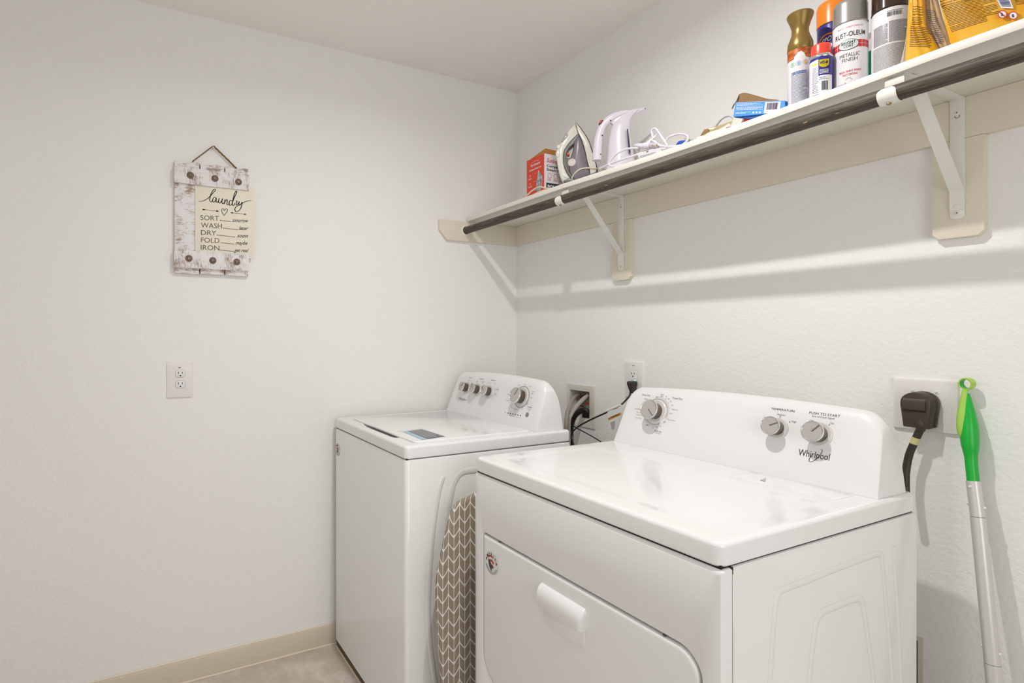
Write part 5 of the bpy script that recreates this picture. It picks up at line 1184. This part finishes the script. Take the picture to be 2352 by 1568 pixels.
# ---- yellow pouches
def pouch(G, outline, d0, d1, m, parent, name, n=16, puff=.012):
    """outline: left edge and right edge points bottom->top in photo pixels; a pillow between two sheets"""
    L, R_ = outline; rows_ = []; back = []
    for i in range(n+1):
        u = i/n
        def ev(l):
            k = u*(len(l)-1); j = min(int(k), len(l)-2); f_ = k-j; return (l[j][0]*(1-f_)+l[j+1][0]*f_, l[j][1]*(1-f_)+l[j+1][1]*f_)
        a_, b_ = ev(L), ev(R_); row, bk = [], []
        for k in range(n+1):
            w_ = k/n; x_ = a_[0]*(1-w_)+b_[0]*w_; y_ = a_[1]*(1-w_)+b_[1]*w_
            th_ = puff*(math.sin(math.pi*w_)**.55)*(.35+.65*math.cos(u*math.pi/2)**.7)+.0015*math.sin(w_*19+u*7)*math.sin(math.pi*w_)
            row.append(G(x_, y_, d0+th_)); bk.append(G(x_, y_, d0-th_*.9-.001))
        rows_.append(row); back.append(bk)
    mb = MB(); vs = [p for r_ in rows_ for p in r_]+[p for r_ in back for p in r_]; w_ = n+1; off = w_*w_; fs = []
    for i in range(n):
        for k in range(n):
            fs.append((i*w_+k, i*w_+k+1, (i+1)*w_+k+1, (i+1)*w_+k)); fs.append((off+i*w_+k+1, off+i*w_+k, off+(i+1)*w_+k, off+(i+1)*w_+k+1))
    for i in range(n):
        for a_ in (0, n):
            fs.append((i*w_+a_, (i+1)*w_+a_, off+(i+1)*w_+a_, off+i*w_+a_)); 
            fs.append((a_*w_+i, a_*w_+i+1, off+a_*w_+i+1, off+a_*w_+i))
    mb.add(vs, fs); return mb.build(name, m, parent)
def snap_to(mb, ob, d, lift=.0006):
    g_ = ORG[ob]; bv = BVHTree.FromPolygons([v.co+g_ for v in ob.data.vertices], [tuple(p.vertices) for p in ob.data.polygons]); out = []
    for p in mb.v:
        h = bv.ray_cast(p-d*.08, d, .3)[0]; out.append(h-d*lift if h else p)
    mb.v = out; return mb
c7 = lambda a_, b_: (1980+a_/6.03, b_/6.03)
M_gold = mat('pouch_gold', (230, 162, 28), .28, var=((224, 178, 62), 12, .4, .65))
g7, rt7, vd7 = frame(2115, 100, -.255)
t = thing('yellow_pouch', tuple(g7(2115, 125)), 'narrow yellow printed pouch with a clear plastic side, right of the dark-capped can', 'pouch')
pf = pouch(g7, ([(2079, 150), (2084, 60), (2090, -60)], [(2158, 118), (2128, 60), (2121, -60)]), .006, 0, M_gold, t, 'printed_front', puff=.008)
pgs = pouch(g7, ([(2148, 122), (2126, 60), (2120, -60)], [(2190, 108), (2166, 40), (2140, -60)]), -.004, 0, mat('smoky_film', (196, 172, 150), .12, var=((226, 190, 130), 30, .4, .6), alpha=.82), t, 'clear_gusset', puff=.006)
pouch(g7, ([(2066, 150), (2078, 100), (2087, 30)], [(2084, 150), (2085, 100), (2090, 30)]), -.006, 0, mat('clear_film', (236, 226, 210), .08, alpha=.5), t, 'clear_edge', puff=.002, n=8)
m7 = lambda u, v: g7(*c7(u, v), .0175)
a = MB()
for i, (s, vv_, u1) in enumerate((('Concentrated', 130, 835), ('Does in water', 165, 845), ('if put in mouth,', 200, 850), ('KEEP PACKETS', 240, 856))):
    text(a, s, lambda u, v, vv_=vv_, i=i: m7(705-i*3+u, vv_-v+u*.05), 0, 0, 15, width=u1-705, align='L', shear=.2, bold=.03)
lines(a, lambda u, v: m7(695+u*1-v*.12, 270+v+u*.04), 0, 150, 0, 120, 5, 5, th=.3, wmin=4, wmax=25)
lines(a, lambda u, v: m7(672+u*1-v*.06, 400+v+u*.06), 0, 300, 0, 290, 12, 7, th=.35, wmin=4, wmax=30)
snap_to(a, pf, vd7).build('fine_print', mat('print_brown', (82, 58, 22), .5), t)
a = MB(); disc(a, m7, 815, -15, 42, 42, 24); snap_to(a, pf, vd7).build('pink_spot', mat('magenta_spot', (192, 50, 110), .4), t)
a = MB()
lines(a, lambda u, v: g7(*c7(880+u+v*.25, 130+v+u*.2), .004), 0, 150, 0, 480, 16, 17, th=.4, wmin=6, wmax=30); snap_to(a, pgs, vd7).build('film_print', mat('print_slate', (120, 108, 116), .5), t)
g8, rt8, vd8 = frame(2260, 60, -.262)
t = thing('yellow_pouch', tuple(g8(2250, 90)), 'wide yellow printed pouch with a barcode at the right end of the shelf', 'pouch')
pf = pouch(g8, ([(2188, 118), (2172, 60), (2138, -80)], [(2420, 22), (2400, -20), (2375, -120)]), 0, 0, M_gold, t, 'printed_front', puff=.020, n=24)
def m8(u, v): 
    px_, py_ = c7(u, v); return g8(px_, py_, .0225)
a = MB()
for i, (s, u0, vv_, u1) in enumerate((('Does in water. Do not open packets', 1075, 35, 1600), ('if put in mouth, swallowed or in eyes', 1085, 72, 1500), ('KEEP PACKETS OUT OF REACH OF CHILDREN', 1095, 108, 1700))):
    text(a, s, lambda u, v, u0=u0, vv_=vv_: m8(u0+u, vv_-v-u*.16), 0, 0, 17, width=u1-u0, align='L', shear=.2, bold=.03)
lines(a, lambda u, v: m8(1110+u+v*.40, 125+v-u*.20), 0, 700, 0, 260, 13, 21, th=.35, wmin=5, wmax=40)
lines(a, lambda u, v: m8(1215+u+v*.40, 395+v-u*.23), 0, 500, 0, 80, 4, 22, th=.35, wmin=5, wmax=40)
snap_to(a, pf, vd8).build('fine_print', MATS['print_brown'], t)
a = MB(); lines(a, lambda u, v: m8(2100+u+v*.3, 20+v-u*.15), 0, 330, -60, 110, 9, 23, th=.35, wmin=5, wmax=40); snap_to(a, pf, vd8).build('edge_print', MATS['print_brown'], t)
q = [m8(1835, 10), m8(2005, -40), m8(2092, 188), m8(1922, 178)]
a = MB(); a.add(q, [(0,1,2,3)], False); a.build('barcode_panel', mat('panel_white', (226, 226, 232), .4), t)
a = MB(); r = random.Random(5); k = .08
while k < .92:
    w_ = r.choice([.02, .03, .05]); f_ = lambda s, v_: q[0].lerp(q[3], v_).lerp(q[1].lerp(q[2], v_), s)-vd8*.0006
    a.add([f_(.10, k), f_(.88, k), f_(.88, k+w_), f_(.10, k+w_)], [(0,1,2,3)], False); k += w_+r.choice([.015, .03])
a.build('barcode', mat('barcode_slate', (86, 92, 130), .5), t)
for u, v in ((1940, 268), (2088, 285)):
    a = MB(); mm = lambda a_, b_, u=u, v=v: m8(u+a_, v-b_)-vd8*.0004
    disc(a, mm, 0, 0, 56, 48, 28); s = a.build('warning_disc', MATS['panel_white'], t)
    mm = lambda a_, b_, u=u, v=v: m8(u+a_, v-b_*.86)-vd8*.0008
    a = MB(); ring(a, mm, 0, 0, 52, 66, 32); a.add([mm(-46, 32), mm(-34, 44), mm(46, -32), mm(34, -44)], [(0,1,2,3)], False) if u < 2000 else None; a.build('warning_ring', mat('ring_red', (206, 60, 48), .4), s)
    a = MB(); disc(a, mm, -8, 8, 13, 13, 12); a.add([mm(-14, -2), mm(6, 2), mm(14, -26), mm(-18, -28)], [(0,1,2,3)], False); a.build('pictogram', M_ink, s)
